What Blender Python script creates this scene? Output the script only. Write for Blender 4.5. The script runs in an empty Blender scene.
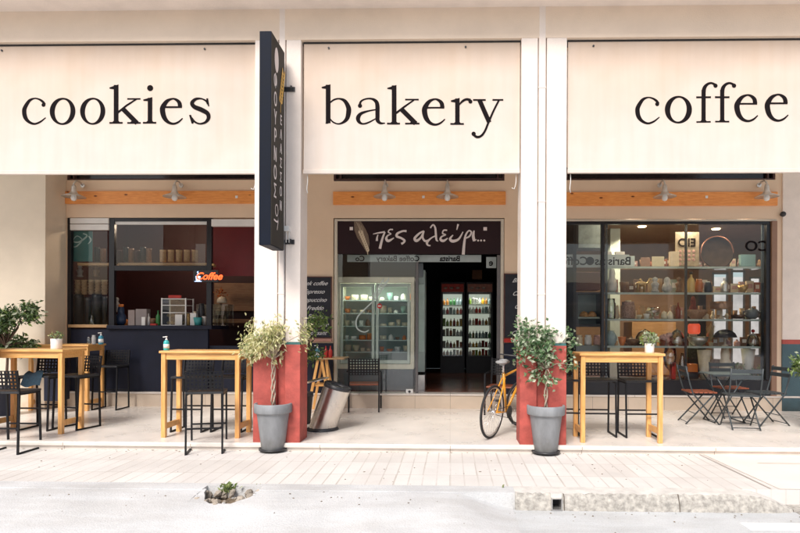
import bpy, math, random
from mathutils import Vector, Matrix, Euler
random.seed(7)
R = math.radians
SC = bpy.context.scene
COL = SC.collection
# ------------------------------------------------------------------ camera
F = 588.0; SHX = -0.045; SHY = 0.0744; YAW = R(1.4); ROLL = R(0.22)
CAM = Vector((0.0, -7.0, 1.40))
CM = Matrix.Rotation(YAW, 3, 'Z') @ Matrix.Rotation(R(90), 3, 'X') @ Matrix.Rotation(ROLL, 3, 'Z')
def ray(px, py):
    return CM @ Vector(((px-400+SHX*800)/F, (266.5-py+SHY*800)/F, -1.0))
def at(px, py, Y):
    d = ray(px, py); return CAM + d*((Y-CAM.y)/d.y)
def fl(px, py, z=0.0):
    d = ray(px, py); return CAM + d*((z-CAM.z)/d.z)
def X(px, Y): return at(px, 326, Y).x
def Z(py, Y, px=400): return at(px, py, Y).z
cd = bpy.data.cameras.new('camera'); cam = bpy.data.objects.new('camera', cd); COL.objects.link(cam)
cam.matrix_world = Matrix.Translation(CAM) @ CM.to_4x4()
cd.sensor_width = 36; cd.lens = 36*F/800; cd.shift_x = SHX; cd.shift_y = SHY; cd.clip_end = 600; cd.clip_start = .05
SC.camera = cam
# ------------------------------------------------------------------ materials
MATS = {}
def mat(name, col, rough=.6, metal=0.0, var=.12, scale=6.0, bump=0.0, bscale=40.0, spec=.5, stretch=(1,1,1), col2=None, emit=None, alpha=None, detail=6, coat=0):
    if name in MATS: return MATS[name]
    m = bpy.data.materials.new(name); m.use_nodes = True; MATS[name] = m
    nt = m.node_tree; n = nt.nodes; l = nt.links
    b = n['Principled BSDF']; b.inputs['Roughness'].default_value = rough; b.inputs['Metallic'].default_value = metal
    b.inputs['Specular IOR Level'].default_value = spec
    if coat: b.inputs['Coat Weight'].default_value = coat
    tc = n.new('ShaderNodeTexCoord'); mp = n.new('ShaderNodeMapping'); mp.inputs['Scale'].default_value = stretch
    l.new(tc.outputs['Object'], mp.inputs[0])
    nz = n.new('ShaderNodeTexNoise'); nz.inputs['Scale'].default_value = scale; nz.inputs['Detail'].default_value = detail; nz.inputs['Roughness'].default_value=.6
    l.new(mp.outputs[0], nz.inputs[0])
    cr = n.new('ShaderNodeValToRGB'); cr.color_ramp.elements[0].position = .3; cr.color_ramp.elements[1].position = .7
    c2 = col2 if col2 else tuple(c*(1-var) for c in col)
    cr.color_ramp.elements[0].color = (*c2, 1); cr.color_ramp.elements[1].color = (*[min(1, c*(1+(0 if col2 else var*.4))) for c in col], 1)
    l.new(nz.outputs[0], cr.inputs[0]); l.new(cr.outputs[0], b.inputs['Base Color'])
    rm = n.new('ShaderNodeMapRange'); rm.inputs['To Min'].default_value = max(0, rough-.08); rm.inputs['To Max'].default_value = min(1, rough+.1)
    l.new(nz.outputs[0], rm.inputs[0]); l.new(rm.outputs[0], b.inputs['Roughness'])
    if bump:
        n2 = n.new('ShaderNodeTexNoise'); n2.inputs['Scale'].default_value = bscale; n2.inputs['Detail'].default_value = 5
        l.new(mp.outputs[0], n2.inputs[0])
        bp = n.new('ShaderNodeBump'); bp.inputs['Strength'].default_value = bump; bp.inputs['Distance'].default_value = .01
        l.new(n2.outputs[0], bp.inputs['Height']); l.new(bp.outputs[0], b.inputs['Normal'])
    if emit: b.inputs['Emission Color'].default_value = (*emit[0], 1); b.inputs['Emission Strength'].default_value = emit[1]
    return m
def nodes(m): return m.node_tree.nodes, m.node_tree.links, m.node_tree.nodes['Principled BSDF']
def glassmat(name, tint=(.97, .985, .975), k=2.0, base=.02):
    if name in MATS: return MATS[name]
    m = bpy.data.materials.new(name); m.use_nodes = True; MATS[name] = m
    n = m.node_tree.nodes; l = m.node_tree.links; n.remove(n['Principled BSDF'])
    out = n['Material Output']; tr = n.new('ShaderNodeBsdfTransparent'); tr.inputs[0].default_value = (*tint, 1)
    gl = n.new('ShaderNodeBsdfGlossy'); gl.inputs['Roughness'].default_value = .01; gl.inputs[0].default_value=(1,1,1,1)
    fr = n.new('ShaderNodeFresnel'); fr.inputs[0].default_value = 1.5
    ma = n.new('ShaderNodeMath'); ma.operation = 'MULTIPLY_ADD'; ma.inputs[1].default_value = k; ma.inputs[2].default_value = base; ma.use_clamp = True
    tc = n.new('ShaderNodeTexCoord'); nz = n.new('ShaderNodeTexNoise'); nz.inputs['Scale'].default_value = .9
    bp = n.new('ShaderNodeBump'); bp.inputs['Strength'].default_value = .06; bp.inputs['Distance'].default_value=.05
    l.new(tc.outputs['Object'], nz.inputs[0]); l.new(nz.outputs[0], bp.inputs['Height']); l.new(bp.outputs[0], gl.inputs['Normal'])
    mx = n.new('ShaderNodeMixShader')
    l.new(fr.outputs[0], ma.inputs[0]); l.new(ma.outputs[0], mx.inputs[0]); l.new(tr.outputs[0], mx.inputs[1]); l.new(gl.outputs[0], mx.inputs[2]); l.new(mx.outputs[0], out.inputs[0])
    return m
def leafmat(name, c1, c2, tr=.3):
    if name in MATS: return MATS[name]
    m = bpy.data.materials.new(name); m.use_nodes = True; MATS[name] = m
    n = m.node_tree.nodes; l = m.node_tree.links; b = n['Principled BSDF']; out = n['Material Output']
    g = n.new('ShaderNodeNewGeometry'); cr = n.new('ShaderNodeValToRGB')
    cr.color_ramp.elements[0].color = (*c1, 1); cr.color_ramp.elements[1].color = (*c2, 1)
    l.new(g.outputs['Random Per Island'], cr.inputs[0]); l.new(cr.outputs[0], b.inputs['Base Color']); b.inputs['Roughness'].default_value = .45
    t = n.new('ShaderNodeBsdfTranslucent'); l.new(cr.outputs[0], t.inputs[0])
    mx = n.new('ShaderNodeMixShader'); mx.inputs[0].default_value = tr
    l.new(b.outputs[0], mx.inputs[1]); l.new(t.outputs[0], mx.inputs[2]); l.new(mx.outputs[0], out.inputs[0])
    return m
def emis(name, col, s):
    return mat(name, col, emit=(col, s), var=.05)

plaster = mat('cream_plaster', (.82, .67, .53), .85, var=.10, scale=1.6, bump=.25, bscale=60)
plaster_white = mat('white_pink_plaster', (.84, .74, .66), .8, var=.10, scale=3.2, bump=.25, bscale=50)
plaster_tan = mat('tan_plaster', (.80, .61, .44), .85, var=.08, scale=1.2, bump=.2, bscale=60)
plaster_beige = mat('pale_beige_plaster', (.72, .62, .49), .85, var=.08, scale=1.8, bump=.25, bscale=50)
terracotta = mat('red_paint', (.46, .085, .065), .62, var=.32, scale=7, bump=.3, bscale=45)
tealp = mat('teal_paint', (.062, .115, .135), .6, var=.15, scale=4, bump=.2)
tealline = mat('teal_trim_paint', (.05, .16, .15), .6)
floor_st = None
paving_plain = mat('kerb_top_stone', (.66, .63, .58), .85, var=.2, scale=8, bump=.5)
conc = mat('road_concrete', (.61, .615, .61), .9, var=.16, scale=1.5, bump=.5, bscale=70)
black_m = mat('black_powder_coat', (.007, .007, .009), .5, spec=.3, var=.25, scale=20)
navy = mat('navy_panel_paint', (.012, .015, .032), .5, spec=.3, var=.3, scale=3)
blackframe = mat('black_aluminium', (.012, .012, .016), .35, var=.2)
dark_in = mat('dark_interior_paint', (.012, .012, .016), .8, var=.3)
maroon = mat('maroon_wall_paint', (.045, .010, .011), .6, var=.2, scale=2)
creamfr = mat('cream_aluminium', (.62, .56, .46), .4, var=.08)
steel = mat('brushed_steel', (.62, .58, .54), .28, metal=1, var=.1, scale=30, stretch=(1, 1, .04))
galv = mat('galvanised_metal', (.75, .73, .70), .38, metal=.9, var=.2, scale=14)
chrome = mat('chrome_metal', (.75, .75, .75), .15, metal=1, var=.05)
darkpl = mat('dark_plastic', (.03, .03, .033), .4, var=.2)
whitep = mat('white_paint', (.80, .79, .76), .45, var=.06)
paper = mat('white_paper', (.78, .76, .72), .8, var=.08)
creamc = mat('cream_ceramic', (.72, .62, .46), .35, var=.12, scale=15)
greyceram = mat('grey_ceramic', (.42, .41, .40), .4, var=.35, scale=25)
brass = mat('aged_brass', (.52, .34, .14), .35, metal=.7, var=.3, scale=25)
brownc = mat('brown_ceramic', (.20, .10, .05), .4, var=.35, scale=30)
wicker = mat('wicker_weave', (.38, .22, .13), .8, var=.6, scale=60, bump=1, bscale=90)
pinkc = mat('dusty_pink_cloth', (.60, .36, .32), .85, var=.3, scale=40)
redc = mat('red_gloss_plastic', (.50, .03, .02), .3, var=.2)
orangec = mat('orange_plastic', (.70, .20, .04), .4)
bluec = mat('blue_plastic', (.04, .25, .36), .35)
bluecloth = mat('blue_denim_cloth', (.012, .035, .055), .9, var=.4, scale=30, bump=.5)
soil = mat('dark_soil', (.05, .035, .025), 1, var=.5, scale=40, bump=1)
pot_grey = mat('grey_planter_plastic', (.27, .28, .29), .6, var=.30, scale=7, bump=.15, stretch=(1, 1, .4))
bark = mat('pale_bark', (.50, .40, .30), .85, var=.35, scale=30, bump=.6, stretch=(1, 1, .25))
barkd = mat('brown_bark', (.15, .10, .07), .9, var=.35, scale=30, bump=.6)
woodfloor = mat('red_brown_floor_tile', (.30, .11, .07), .22, var=.25, scale=3)
rubber = mat('black_rubber', (.02, .02, .02), .8)
yellowp = mat('amber_bike_paint', (.85, .38, .03), .3, var=.1, coat=.4)
banner = mat('banner_print', (.026, .012, .015), .6, spec=.2, var=.2, scale=2)
ltr = mat('dark_brown_lettering', (.012, .009, .010), .9, spec=.08, var=.2, scale=15)
signwhite = mat('sign_white_paint', (.78, .70, .68), .6, var=.06)
greyp = mat('greyed_sign_face', (.055, .050, .043), .7, spec=.15, var=.12, scale=5)
husk = mat('wheat_husk_print', (.20, .14, .10), .7, var=.3, scale=60)
wheat = mat('wheat_cream_print', (.70, .58, .42), .7, var=.25, scale=60)
gold = mat('gold_leaf_print', (.70, .42, .08), .5, var=.3, scale=30)
slate = mat('chalkboard_slate', (.016, .018, .028), .7, var=.5, scale=4)
chalk = mat('chalk_white', (.72, .72, .72), .9, var=.3, scale=90)
fridge_in = mat('lit_fridge_lining', (.30, .34, .31), .5, emit=((.7, 1, .95), .02))
fridge_grey = mat('fridge_grey', (.16, .18, .20), .4)
fridge_cream = mat('fridge_cream_enamel', (.88, .84, .68), .4)
glass = glassmat('window_glass', k=1.1, base=.02)
glass_k = glassmat('kiosk_glass', k=.7, base=.012)
glass_s = glassmat('clear_glassware', tint=(.80, .86, .84), k=2.5, base=.06)
glass_f = glassmat('cooler_glass', tint=(.95, .98, .96), k=1.2)
shelfg = mat('shelf_edge_glass', (.42, .50, .46), .25, var=.1)
leaf_pale = leafmat('variegated_leaf', (.50, .47, .18), (.88, .85, .55), .4)
leaf_pale2 = leafmat('variegated_leaf_green', (.16, .22, .07), (.45, .45, .20), .3)
leaf_grey = leafmat('grey_green_leaf', (.035, .10, .035), (.22, .34, .16), .3)
leaf_lite = leafmat('light_edge_leaf', (.30, .38, .24), (.62, .66, .50), .3)
leaf_dark = leafmat('dark_green_leaf', (.020, .05, .018), (.09, .15, .045), .25)
leaf_mid = leafmat('mid_green_leaf', (.10, .18, .04), (.26, .36, .10), .3)

def wood(name, c1, c2, sc=6, stretch=(1, 12, 12), knots=True, rough=.45):
    if name in MATS: return MATS[name]
    m = mat(name, c1, rough, scale=sc, stretch=stretch, col2=c2, bump=.15, bscale=20)
    n, l, b = nodes(m)
    if knots:
        tc = n.new('ShaderNodeTexCoord'); v = n.new('ShaderNodeTexVoronoi'); v.inputs['Scale'].default_value = 2.6
        mp = n.new('ShaderNodeMapping'); mp.inputs['Scale'].default_value = (1.0, 1, 2.2); l.new(tc.outputs['Object'], mp.inputs[0]); l.new(mp.outputs[0], v.inputs[0])
        cr = n.new('ShaderNodeValToRGB'); cr.color_ramp.elements[0].color = (.18, .06, .02, 1); cr.color_ramp.elements[1].color = (1, 1, 1, 1)
        cr.color_ramp.elements[0].position = .045; cr.color_ramp.elements[1].position = .10
        l.new(v.outputs['Distance'], cr.inputs[0])
        mx = n.new('ShaderNodeMix'); mx.data_type = 'RGBA'; mx.blend_type = 'MULTIPLY'; mx.inputs[0].default_value = 1
        src = b.inputs['Base Color'].links[0].from_socket
        l.new(src, mx.inputs[6]); l.new(cr.outputs[0], mx.inputs[7]); l.new(mx.outputs[2], b.inputs['Base Color'])
    return m
pine_board = wood('orange_pine_board', (.95, .41, .115), (.72, .24, .055))
pine_table = wood('varnished_pine', (.88, .50, .18), (.62, .29, .08), sc=5, stretch=(9, 9, .8), knots=False, rough=.3)
pine_top = wood('varnished_pine_top', (.88, .52, .19), (.64, .31, .09), sc=5, stretch=(.8, 9, 9), knots=False, rough=.3)
plank = wood('grey_brown_plank', (.34, .20, .11), (.20, .10, .055), sc=4, stretch=(1, 6, 10), knots=False, rough=.6)
shelfw = wood('shelf_wood', (.50, .33, .17), (.36, .21, .10), knots=False)
redseat = wood('red_brown_seat_wood', (.30, .085, .04), (.18, .045, .02), sc=5, stretch=(9, 1, 9), knots=False)
slatem = mat('slate_grey_metal_paint', (.040, .050, .055), .4, var=.2)
greytop = mat('grey_green_metal_paint', (.13, .16, .15), .4, var=.2)

def grime(m_, z0, z1, c=(.62, .55, .48, 1)):
    n, l, b = nodes(m_); g = n.new('ShaderNodeNewGeometry'); sp = n.new('ShaderNodeSeparateXYZ'); l.new(g.outputs['Position'], sp.inputs[0])
    nz = n.new('ShaderNodeTexNoise'); nz.inputs['Scale'].default_value = 9; nz.inputs['Detail'].default_value = 6; l.new(g.outputs['Position'], nz.inputs[0])
    a = n.new('ShaderNodeMath'); a.operation = 'MULTIPLY_ADD'; a.inputs[1].default_value = -.7*(z1-z0)*2; l.new(nz.outputs[0], a.inputs[0]); l.new(sp.outputs[2], a.inputs[2])
    mr = n.new('ShaderNodeMapRange'); mr.inputs['From Min'].default_value = z0-.7*(z1-z0); mr.inputs['From Max'].default_value = z1-.7*(z1-z0); l.new(a.outputs[0], mr.inputs[0])
    cr = n.new('ShaderNodeValToRGB'); cr.color_ramp.elements[0].color = c; cr.color_ramp.elements[1].color = (1, 1, 1, 1); l.new(mr.outputs[0], cr.inputs[0])
    mx = n.new('ShaderNodeMix'); mx.data_type = 'RGBA'; mx.blend_type = 'MULTIPLY'; mx.inputs[0].default_value = 1; l.new(b.inputs['Base Color'].links[0].from_socket, mx.inputs[6]); l.new(cr.outputs[0], mx.inputs[7]); l.new(mx.outputs[2], b.inputs['Base Color'])
grime(terracotta, -.10, .22); grime(tealp, 0, .2); grime(plaster_beige, 0, .3, (.8, .75, .7, 1)); grime(pot_grey, -.1, .12, (.7, .66, .6, 1))
def awning_mat():
    m = mat('awning_canvas', (.70, .61, .54), .9, scale=1.1, var=.08, bump=.25, bscale=260)
    n, l, b = nodes(m)
    tc = n.new('ShaderNodeTexCoord'); mp = n.new('ShaderNodeMapping'); mp.inputs['Scale'].default_value = (7, 1, .5)
    nz = n.new('ShaderNodeTexNoise'); nz.inputs['Scale'].default_value = 1.6; nz.inputs['Detail'].default_value = 5
    l.new(tc.outputs['Object'], mp.inputs[0]); l.new(mp.outputs[0], nz.inputs[0])
    cr = n.new('ShaderNodeValToRGB'); cr.color_ramp.elements[0].position = .28; cr.color_ramp.elements[0].color = (.97, .955, .935, 1)
    cr.color_ramp.elements[1].position = .6; cr.color_ramp.elements[1].color = (1, 1, 1, 1); l.new(nz.outputs[0], cr.inputs[0])
    # blotchy browner tone toward the top of the cloth
    sp = n.new('ShaderNodeSeparateXYZ'); l.new(tc.outputs['Object'], sp.inputs[0])
    nz3 = n.new('ShaderNodeTexNoise'); nz3.inputs['Scale'].default_value=1.4; l.new(tc.outputs['Object'], nz3.inputs[0])
    ad = n.new('ShaderNodeMath'); ad.operation='MULTIPLY_ADD'; ad.inputs[1].default_value=1.6; l.new(nz3.outputs[0], ad.inputs[0]); l.new(sp.outputs[2], ad.inputs[2])
    mr = n.new('ShaderNodeMapRange'); mr.inputs['From Min'].default_value = 1.1; mr.inputs['From Max'].default_value = 2.5; l.new(ad.outputs[0], mr.inputs[0])
    cg = n.new('ShaderNodeValToRGB'); cg.color_ramp.elements[0].color = (1, 1.0, 1.0, 1); cg.color_ramp.elements[1].color = (.92, .81, .70, 1); l.new(mr.outputs[0], cg.inputs[0])
    src = b.inputs['Base Color'].links[0].from_socket
    for c in (cr, cg):
        mx = n.new('ShaderNodeMix'); mx.data_type = 'RGBA'; mx.blend_type = 'MULTIPLY'; mx.inputs[0].default_value = 1
        l.new(src, mx.inputs[6]); l.new(c.outputs[0], mx.inputs[7]); src = mx.outputs[2]
    l.new(src, b.inputs['Base Color'])
    return m
canvas = awning_mat()
def pave_mat():
    m = mat('ribbed_paving', (.70, .67, .63), .85, scale=2.5, var=.10, bump=.3, bscale=50)
    n, l, b = nodes(m)
    tc = n.new('ShaderNodeTexCoord'); sp = n.new('ShaderNodeSeparateXYZ'); l.new(tc.outputs['Object'], sp.inputs[0])
    def lines(sock, period, w):
        d = n.new('ShaderNodeMath'); d.operation = 'DIVIDE'; d.inputs[1].default_value = period; l.new(sock, d.inputs[0])
        f = n.new('ShaderNodeMath'); f.operation = 'FRACT'; l.new(d.outputs[0], f.inputs[0])
        c = n.new('ShaderNodeMath'); c.operation = 'LESS_THAN'; c.inputs[1].default_value = w; l.new(f.outputs[0], c.inputs[0]); return c.outputs[0]
    a = lines(sp.outputs[0], .135, .10); c = lines(sp.outputs[1], .54, .012)
    mx0 = n.new('ShaderNodeMath'); mx0.operation = 'MAXIMUM'; l.new(a, mx0.inputs[0]); l.new(c, mx0.inputs[1])
    nz = n.new('ShaderNodeTexNoise'); nz.inputs['Scale'].default_value = 2.2; nz.inputs['Detail'].default_value=4; l.new(tc.outputs['Object'], nz.inputs[0])
    mr = n.new('ShaderNodeMapRange'); mr.inputs['From Min'].default_value=.35; mr.inputs['From Max'].default_value=.7; mr.inputs['To Min'].default_value=.15; mr.inputs['To Max'].default_value=.75; l.new(nz.outputs[0], mr.inputs[0])
    mm = n.new('ShaderNodeMath'); mm.operation = 'MULTIPLY'; l.new(mx0.outputs[0], mm.inputs[0]); l.new(mr.outputs[0], mm.inputs[1])
    br = n.new('ShaderNodeTexBrick'); br.offset = .5; br.inputs['Scale'].default_value = 1; br.inputs['Brick Width'].default_value = .54; br.inputs['Row Height'].default_value = .54; br.inputs['Mortar Size'].default_value = .003
    br.inputs['Color1'].default_value = (.90, .89, .88, 1); br.inputs['Color2'].default_value = (1, 1, 1, 1); br.inputs['Mortar'].default_value = (.7, .65, .6, 1); l.new(tc.outputs['Object'], br.inputs[0])
    m0 = n.new('ShaderNodeMix'); m0.data_type = 'RGBA'; m0.blend_type = 'MULTIPLY'; m0.inputs[0].default_value = 1; l.new(b.inputs['Base Color'].links[0].from_socket, m0.inputs[6]); l.new(br.outputs[0], m0.inputs[7])
    mx = n.new('ShaderNodeMix'); mx.data_type = 'RGBA'
    l.new(mm.outputs[0], mx.inputs[0]); l.new(m0.outputs[2], mx.inputs[6]); mx.inputs[7].default_value = (.42, .37, .32, 1)
    l.new(mx.outputs[2], b.inputs['Base Color'])
    return m
paving = pave_mat()
def jointed(name, base, period, w=.006, axis=0, joint=(.35, .28, .22), off=0.0, **k):
    m = mat(name, base, **k); n, l, b = nodes(m)
    tc = n.new('ShaderNodeTexCoord'); sp = n.new('ShaderNodeSeparateXYZ'); l.new(tc.outputs['Object'], sp.inputs[0])
    o = n.new('ShaderNodeMath'); o.operation = 'ADD'; o.inputs[1].default_value = off; l.new(sp.outputs[axis], o.inputs[0])
    d = n.new('ShaderNodeMath'); d.operation = 'DIVIDE'; d.inputs[1].default_value = period; l.new(o.outputs[0], d.inputs[0])
    f = n.new('ShaderNodeMath'); f.operation = 'FRACT'; l.new(d.outputs[0], f.inputs[0])
    c = n.new('ShaderNodeMath'); c.operation = 'LESS_THAN'; c.inputs[1].default_value = w/period; l.new(f.outputs[0], c.inputs[0])
    mx = n.new('ShaderNodeMix'); mx.data_type = 'RGBA'; l.new(c.outputs[0], mx.inputs[0])
    l.new(b.inputs['Base Color'].links[0].from_socket, mx.inputs[6]); mx.inputs[7].default_value = (*joint, 1); l.new(mx.outputs[2], b.inputs['Base Color'])
    return m
kerbst = jointed('kerb_stone', (.47, .44, .39), 1.02, w=.010, joint=(.12, .10, .08), rough=.9, var=.5, scale=24, bump=1, bscale=40)
floor_st = jointed('polished_stone', (.84, .79, .73), 1.22, w=.004, joint=(.56, .50, .44), rough=.28, var=.12, scale=2.3, bump=.05, bscale=12)
grime(floor_st, -.2, .2, (.93, .91, .88, 1))
marble = jointed('jointed_marble_nosing', (.74, .67, .60), 1.55, w=.008, rough=.4, var=.15, scale=3)
plinth_m = jointed('plinth_tiles', (.66, .54, .42), .60, w=.007, rough=.5, var=.12, scale=2)

# ------------------------------------------------------------------ mesh builder
class MB:
    def __init__(s): s.v = []; s.f = []; s.mi = []; s.sm = []
    def add(s, vs, fs, mi=0, smooth=False):
        o = len(s.v); s.v += [tuple(v) for v in vs]
        for f in fs: s.f.append(tuple(o+i for i in f)); s.mi.append(mi); s.sm.append(smooth)
        return s
    def box(s, x0, x1, y0, y1, z0, z1, mi=0, M=None):
        if x0 > x1: x0, x1 = x1, x0
        if y0 > y1: y0, y1 = y1, y0
        if z0 > z1: z0, z1 = z1, z0
        vs = [Vector(p) for p in ((x0,y0,z0),(x1,y0,z0),(x1,y1,z0),(x0,y1,z0),(x0,y0,z1),(x1,y0,z1),(x1,y1,z1),(x0,y1,z1))]
        if M is not None: vs = [M @ v for v in vs]
        return s.add(vs, ((0,3,2,1),(4,5,6,7),(0,1,5,4),(1,2,6,5),(2,3,7,6),(3,0,4,7)), mi)
    def tube(s, pts, r, seg=8, mi=0, closed=False, cap=True):
        pts = [Vector(p) for p in pts]; n = len(pts); rs = r if isinstance(r, (list, tuple)) else [r]*n
        vs = []; up = None
        for i, p in enumerate(pts):
            if closed: t = pts[(i+1) % n]-pts[i-1]
            else: t = pts[min(i+1, n-1)]-pts[max(i-1, 0)]
            t.normalize()
            if up is None: up = Vector((0,0,1)) if abs(t.z) < .9 else Vector((1,0,0))
            a = up - t*up.dot(t)
            if a.length < 1e-4: a = Vector((1,0,0)) - t*t.x
            a.normalize(); up = a; b = t.cross(a)
            for k in range(seg):
                w = 2*math.pi*k/seg; vs.append(p+(a*math.cos(w)+b*math.sin(w))*rs[i])
        fs = []
        for i in range(n if closed else n-1):
            j = (i+1) % n
            for k in range(seg): fs.append((i*seg+k, i*seg+(k+1) % seg, j*seg+(k+1) % seg, j*seg+k))
        s.add(vs, fs, mi, True)
        if cap and not closed:
            o = len(s.v)-len(vs); s.f.append(tuple(o+k for k in range(seg))[::-1]); s.mi.append(mi); s.sm.append(False)
            s.f.append(tuple(o+(n-1)*seg+k for k in range(seg))); s.mi.append(mi); s.sm.append(False)
        return s
    def bar(s, a, b, w, d=None, mi=0):        # square section bar from a to b
        a = Vector(a); b = Vector(b); d = d or w; t = (b-a).normalized()
        u = Vector((1,0,0)) if abs(t.x) < .8 else Vector((0,1,0))
        u = (u-t*u.dot(t)).normalized(); q = t.cross(u); vs = []
        for p in (a, b):
            for sx, sy in ((-1,-1),(1,-1),(1,1),(-1,1)): vs.append(p+u*sx*w/2+q*sy*d/2)
        return s.add(vs, ((0,3,2,1),(4,5,6,7),(0,1,5,4),(1,2,6,5),(2,3,7,6),(3,0,4,7)), mi)
    def lathe(s, prof, c=(0,0,0), seg=24, mi=0, M=None, smooth=True, sx=1, sy=1):
        vs = []; c = Vector(c)
        for r, z in prof:
            for k in range(seg):
                w = 2*math.pi*k/seg; v = Vector((r*sx*math.cos(w), r*sy*math.sin(w), z))
                if M is not None: v = M @ v
                vs.append(v+c)
        fs = []
        for i in range(len(prof)-1):
            for k in range(seg): fs.append((i*seg+k, i*seg+(k+1) % seg, (i+1)*seg+(k+1) % seg, (i+1)*seg+k))
        s.add(vs, fs, mi, smooth)
        o = len(s.v)-len(vs)
        if prof[0][0] > 1e-4: s.f.append(tuple(o+k for k in range(seg))[::-1]); s.mi.append(mi); s.sm.append(False)
        if prof[-1][0] > 1e-4: s.f.append(tuple(o+(len(prof)-1)*seg+k for k in range(seg))); s.mi.append(mi); s.sm.append(False)
        return s
    def ball(s, c, r, mi=0, seg=14, sx=1, sy=1, sz=1):
        pr = [(max(1e-5, r*math.sin(math.pi*i/8)), -r*sz*math.cos(math.pi*i/8)) for i in range(9)]
        return s.lathe(pr, c, seg, mi, sx=sx, sy=sy)
    def poly(s, pts, y0, y1, mi=0):          # xz polygon extruded in y (convex or simple)
        n = len(pts); vs = [(p[0], y0, p[1]) for p in pts]+[(p[0], y1, p[1]) for p in pts]
        fs = [tuple(range(n)), tuple(range(2*n-1, n-1, -1))]+[(i, (i+1) % n, n+(i+1) % n, n+i) for i in range(n)]
        return s.add(vs, fs, mi)
    def perf(s, w, h, nx, ny, M, t=.006, hole=.55, mi=0):   # perforated panel in local xz centred in x, from z=0
        xs = [-w/2]; cw = w/nx; 
        for i in range(nx): xs += [-w/2+cw*(i+.5-hole/2), -w/2+cw*(i+.5+hole/2)]
        xs.append(w/2); zs = [0]; ch = h/ny
        for i in range(ny): zs += [ch*(i+.5-hole/2), ch*(i+.5+hole/2)]
        zs.append(h)
        for yy in (-t/2, t/2):
            vs = [M @ Vector((x, yy, z)) for z in zs for x in xs]; fs = []
            for j in range(len(zs)-1):
                for i in range(len(xs)-1):
                    if i % 2 == 1 and j % 2 == 1: continue
                    a = j*len(xs)+i; fs.append((a, a+1, a+1+len(xs), a+len(xs)))
            s.add(vs, fs, mi)
        return s
    def leaf(s, p, d, ln, w, mi=0):
        d = d.normalized(); u = d.cross(Vector((random.uniform(-1,1), random.uniform(-1,1), random.uniform(-.2,1))))
        if u.length < 1e-3: u = Vector((1,0,0))
        u.normalize(); nrm = u.cross(d)
        vs = [p, p+d*ln*.5+u*w/2+nrm*w*.15, p+d*ln-nrm*ln*.12, p+d*ln*.5-u*w/2+nrm*w*.15, p+d*ln*.5]
        return s.add(vs, ((0,1,4),(1,2,4),(2,3,4),(3,0,4)), mi)

def build(name, mb, m, parent=None, bevel=0, world=False):
    me = bpy.data.meshes.new(name)
    vs = mb.v
    if world and parent is not None:
        inv = (Matrix.Translation(parent.location) @ parent.rotation_euler.to_matrix().to_4x4()).inverted(); vs = [inv @ Vector(v) for v in vs]
    me.from_pydata([tuple(v) for v in vs], [], mb.f)
    ms = m if isinstance(m, (list, tuple)) else [m]
    for x in ms: me.materials.append(x)
    me.polygons.foreach_set('material_index', mb.mi); me.polygons.foreach_set('use_smooth', mb.sm); me.update()
    o = bpy.data.objects.new(name, me); COL.objects.link(o)
    if parent is not None: o.parent = parent
    if bevel:
        b = o.modifiers.new('edge', 'BEVEL'); b.width = bevel; b.segments = 2; b.limit_method = 'ANGLE'; b.harden_normals = False
    return o
def tag(o, label, cat, group=None, kind=None):
    if kind: o['kind'] = kind
    if label: o['label'] = label
    if cat: o['category'] = cat
    if group: o['group'] = group
    return o
def thing(name, label, cat, loc=(0,0,0), rz=0, group=None):
    o = bpy.data.objects.new(name, None); COL.objects.link(o); o.location = loc; o.rotation_euler = (0,0,rz); o.empty_display_size = .1
    return tag(o, label, cat, group)
def one(name, mb, m, loc, label, cat, group=None, bevel=0, rz=0):     # a thing that is one mesh, built round the origin
    o = build(name, mb, m, bevel=bevel); o.location = loc; o.rotation_euler = (0,0,rz); return tag(o, label, cat, group)
def struct(name, mb, m, bevel=0):
    o = build(name, mb, m, bevel=bevel); o['kind'] = 'structure'; return o
def dup(root, loc, rz=0, label=None, group=None):
    r = root.copy(); COL.objects.link(r); r.location = loc; r.rotation_euler = (0,0,rz)
    if label: r['label'] = label
    if group: r['group'] = group
    for ch in list(root.children):
        c = ch.copy(); COL.objects.link(c); c.parent = r
        for g in ch.children:
            d = g.copy(); COL.objects.link(d); d.parent = c
    return r
def text(name, s, size, m, loc, parent=None, shear=0, rot=(R(90),0,0), sx=1, align='CENTER', extr=.0015, offset=0):
    cu = bpy.data.curves.new(name, 'FONT'); cu.body = s; cu.size = size; cu.shear = shear; cu.extrude = extr; cu.align_x = align; cu.align_y = 'CENTER'; cu.offset = offset
    cu.materials.append(m); o = bpy.data.objects.new(name, cu); COL.objects.link(o); o.rotation_euler = rot; o.scale = (sx,1,1)
    o.location = Vector(loc)-(Vector(parent.location) if parent is not None else Vector())
    if parent is not None: o.parent = parent
    return o
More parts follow.
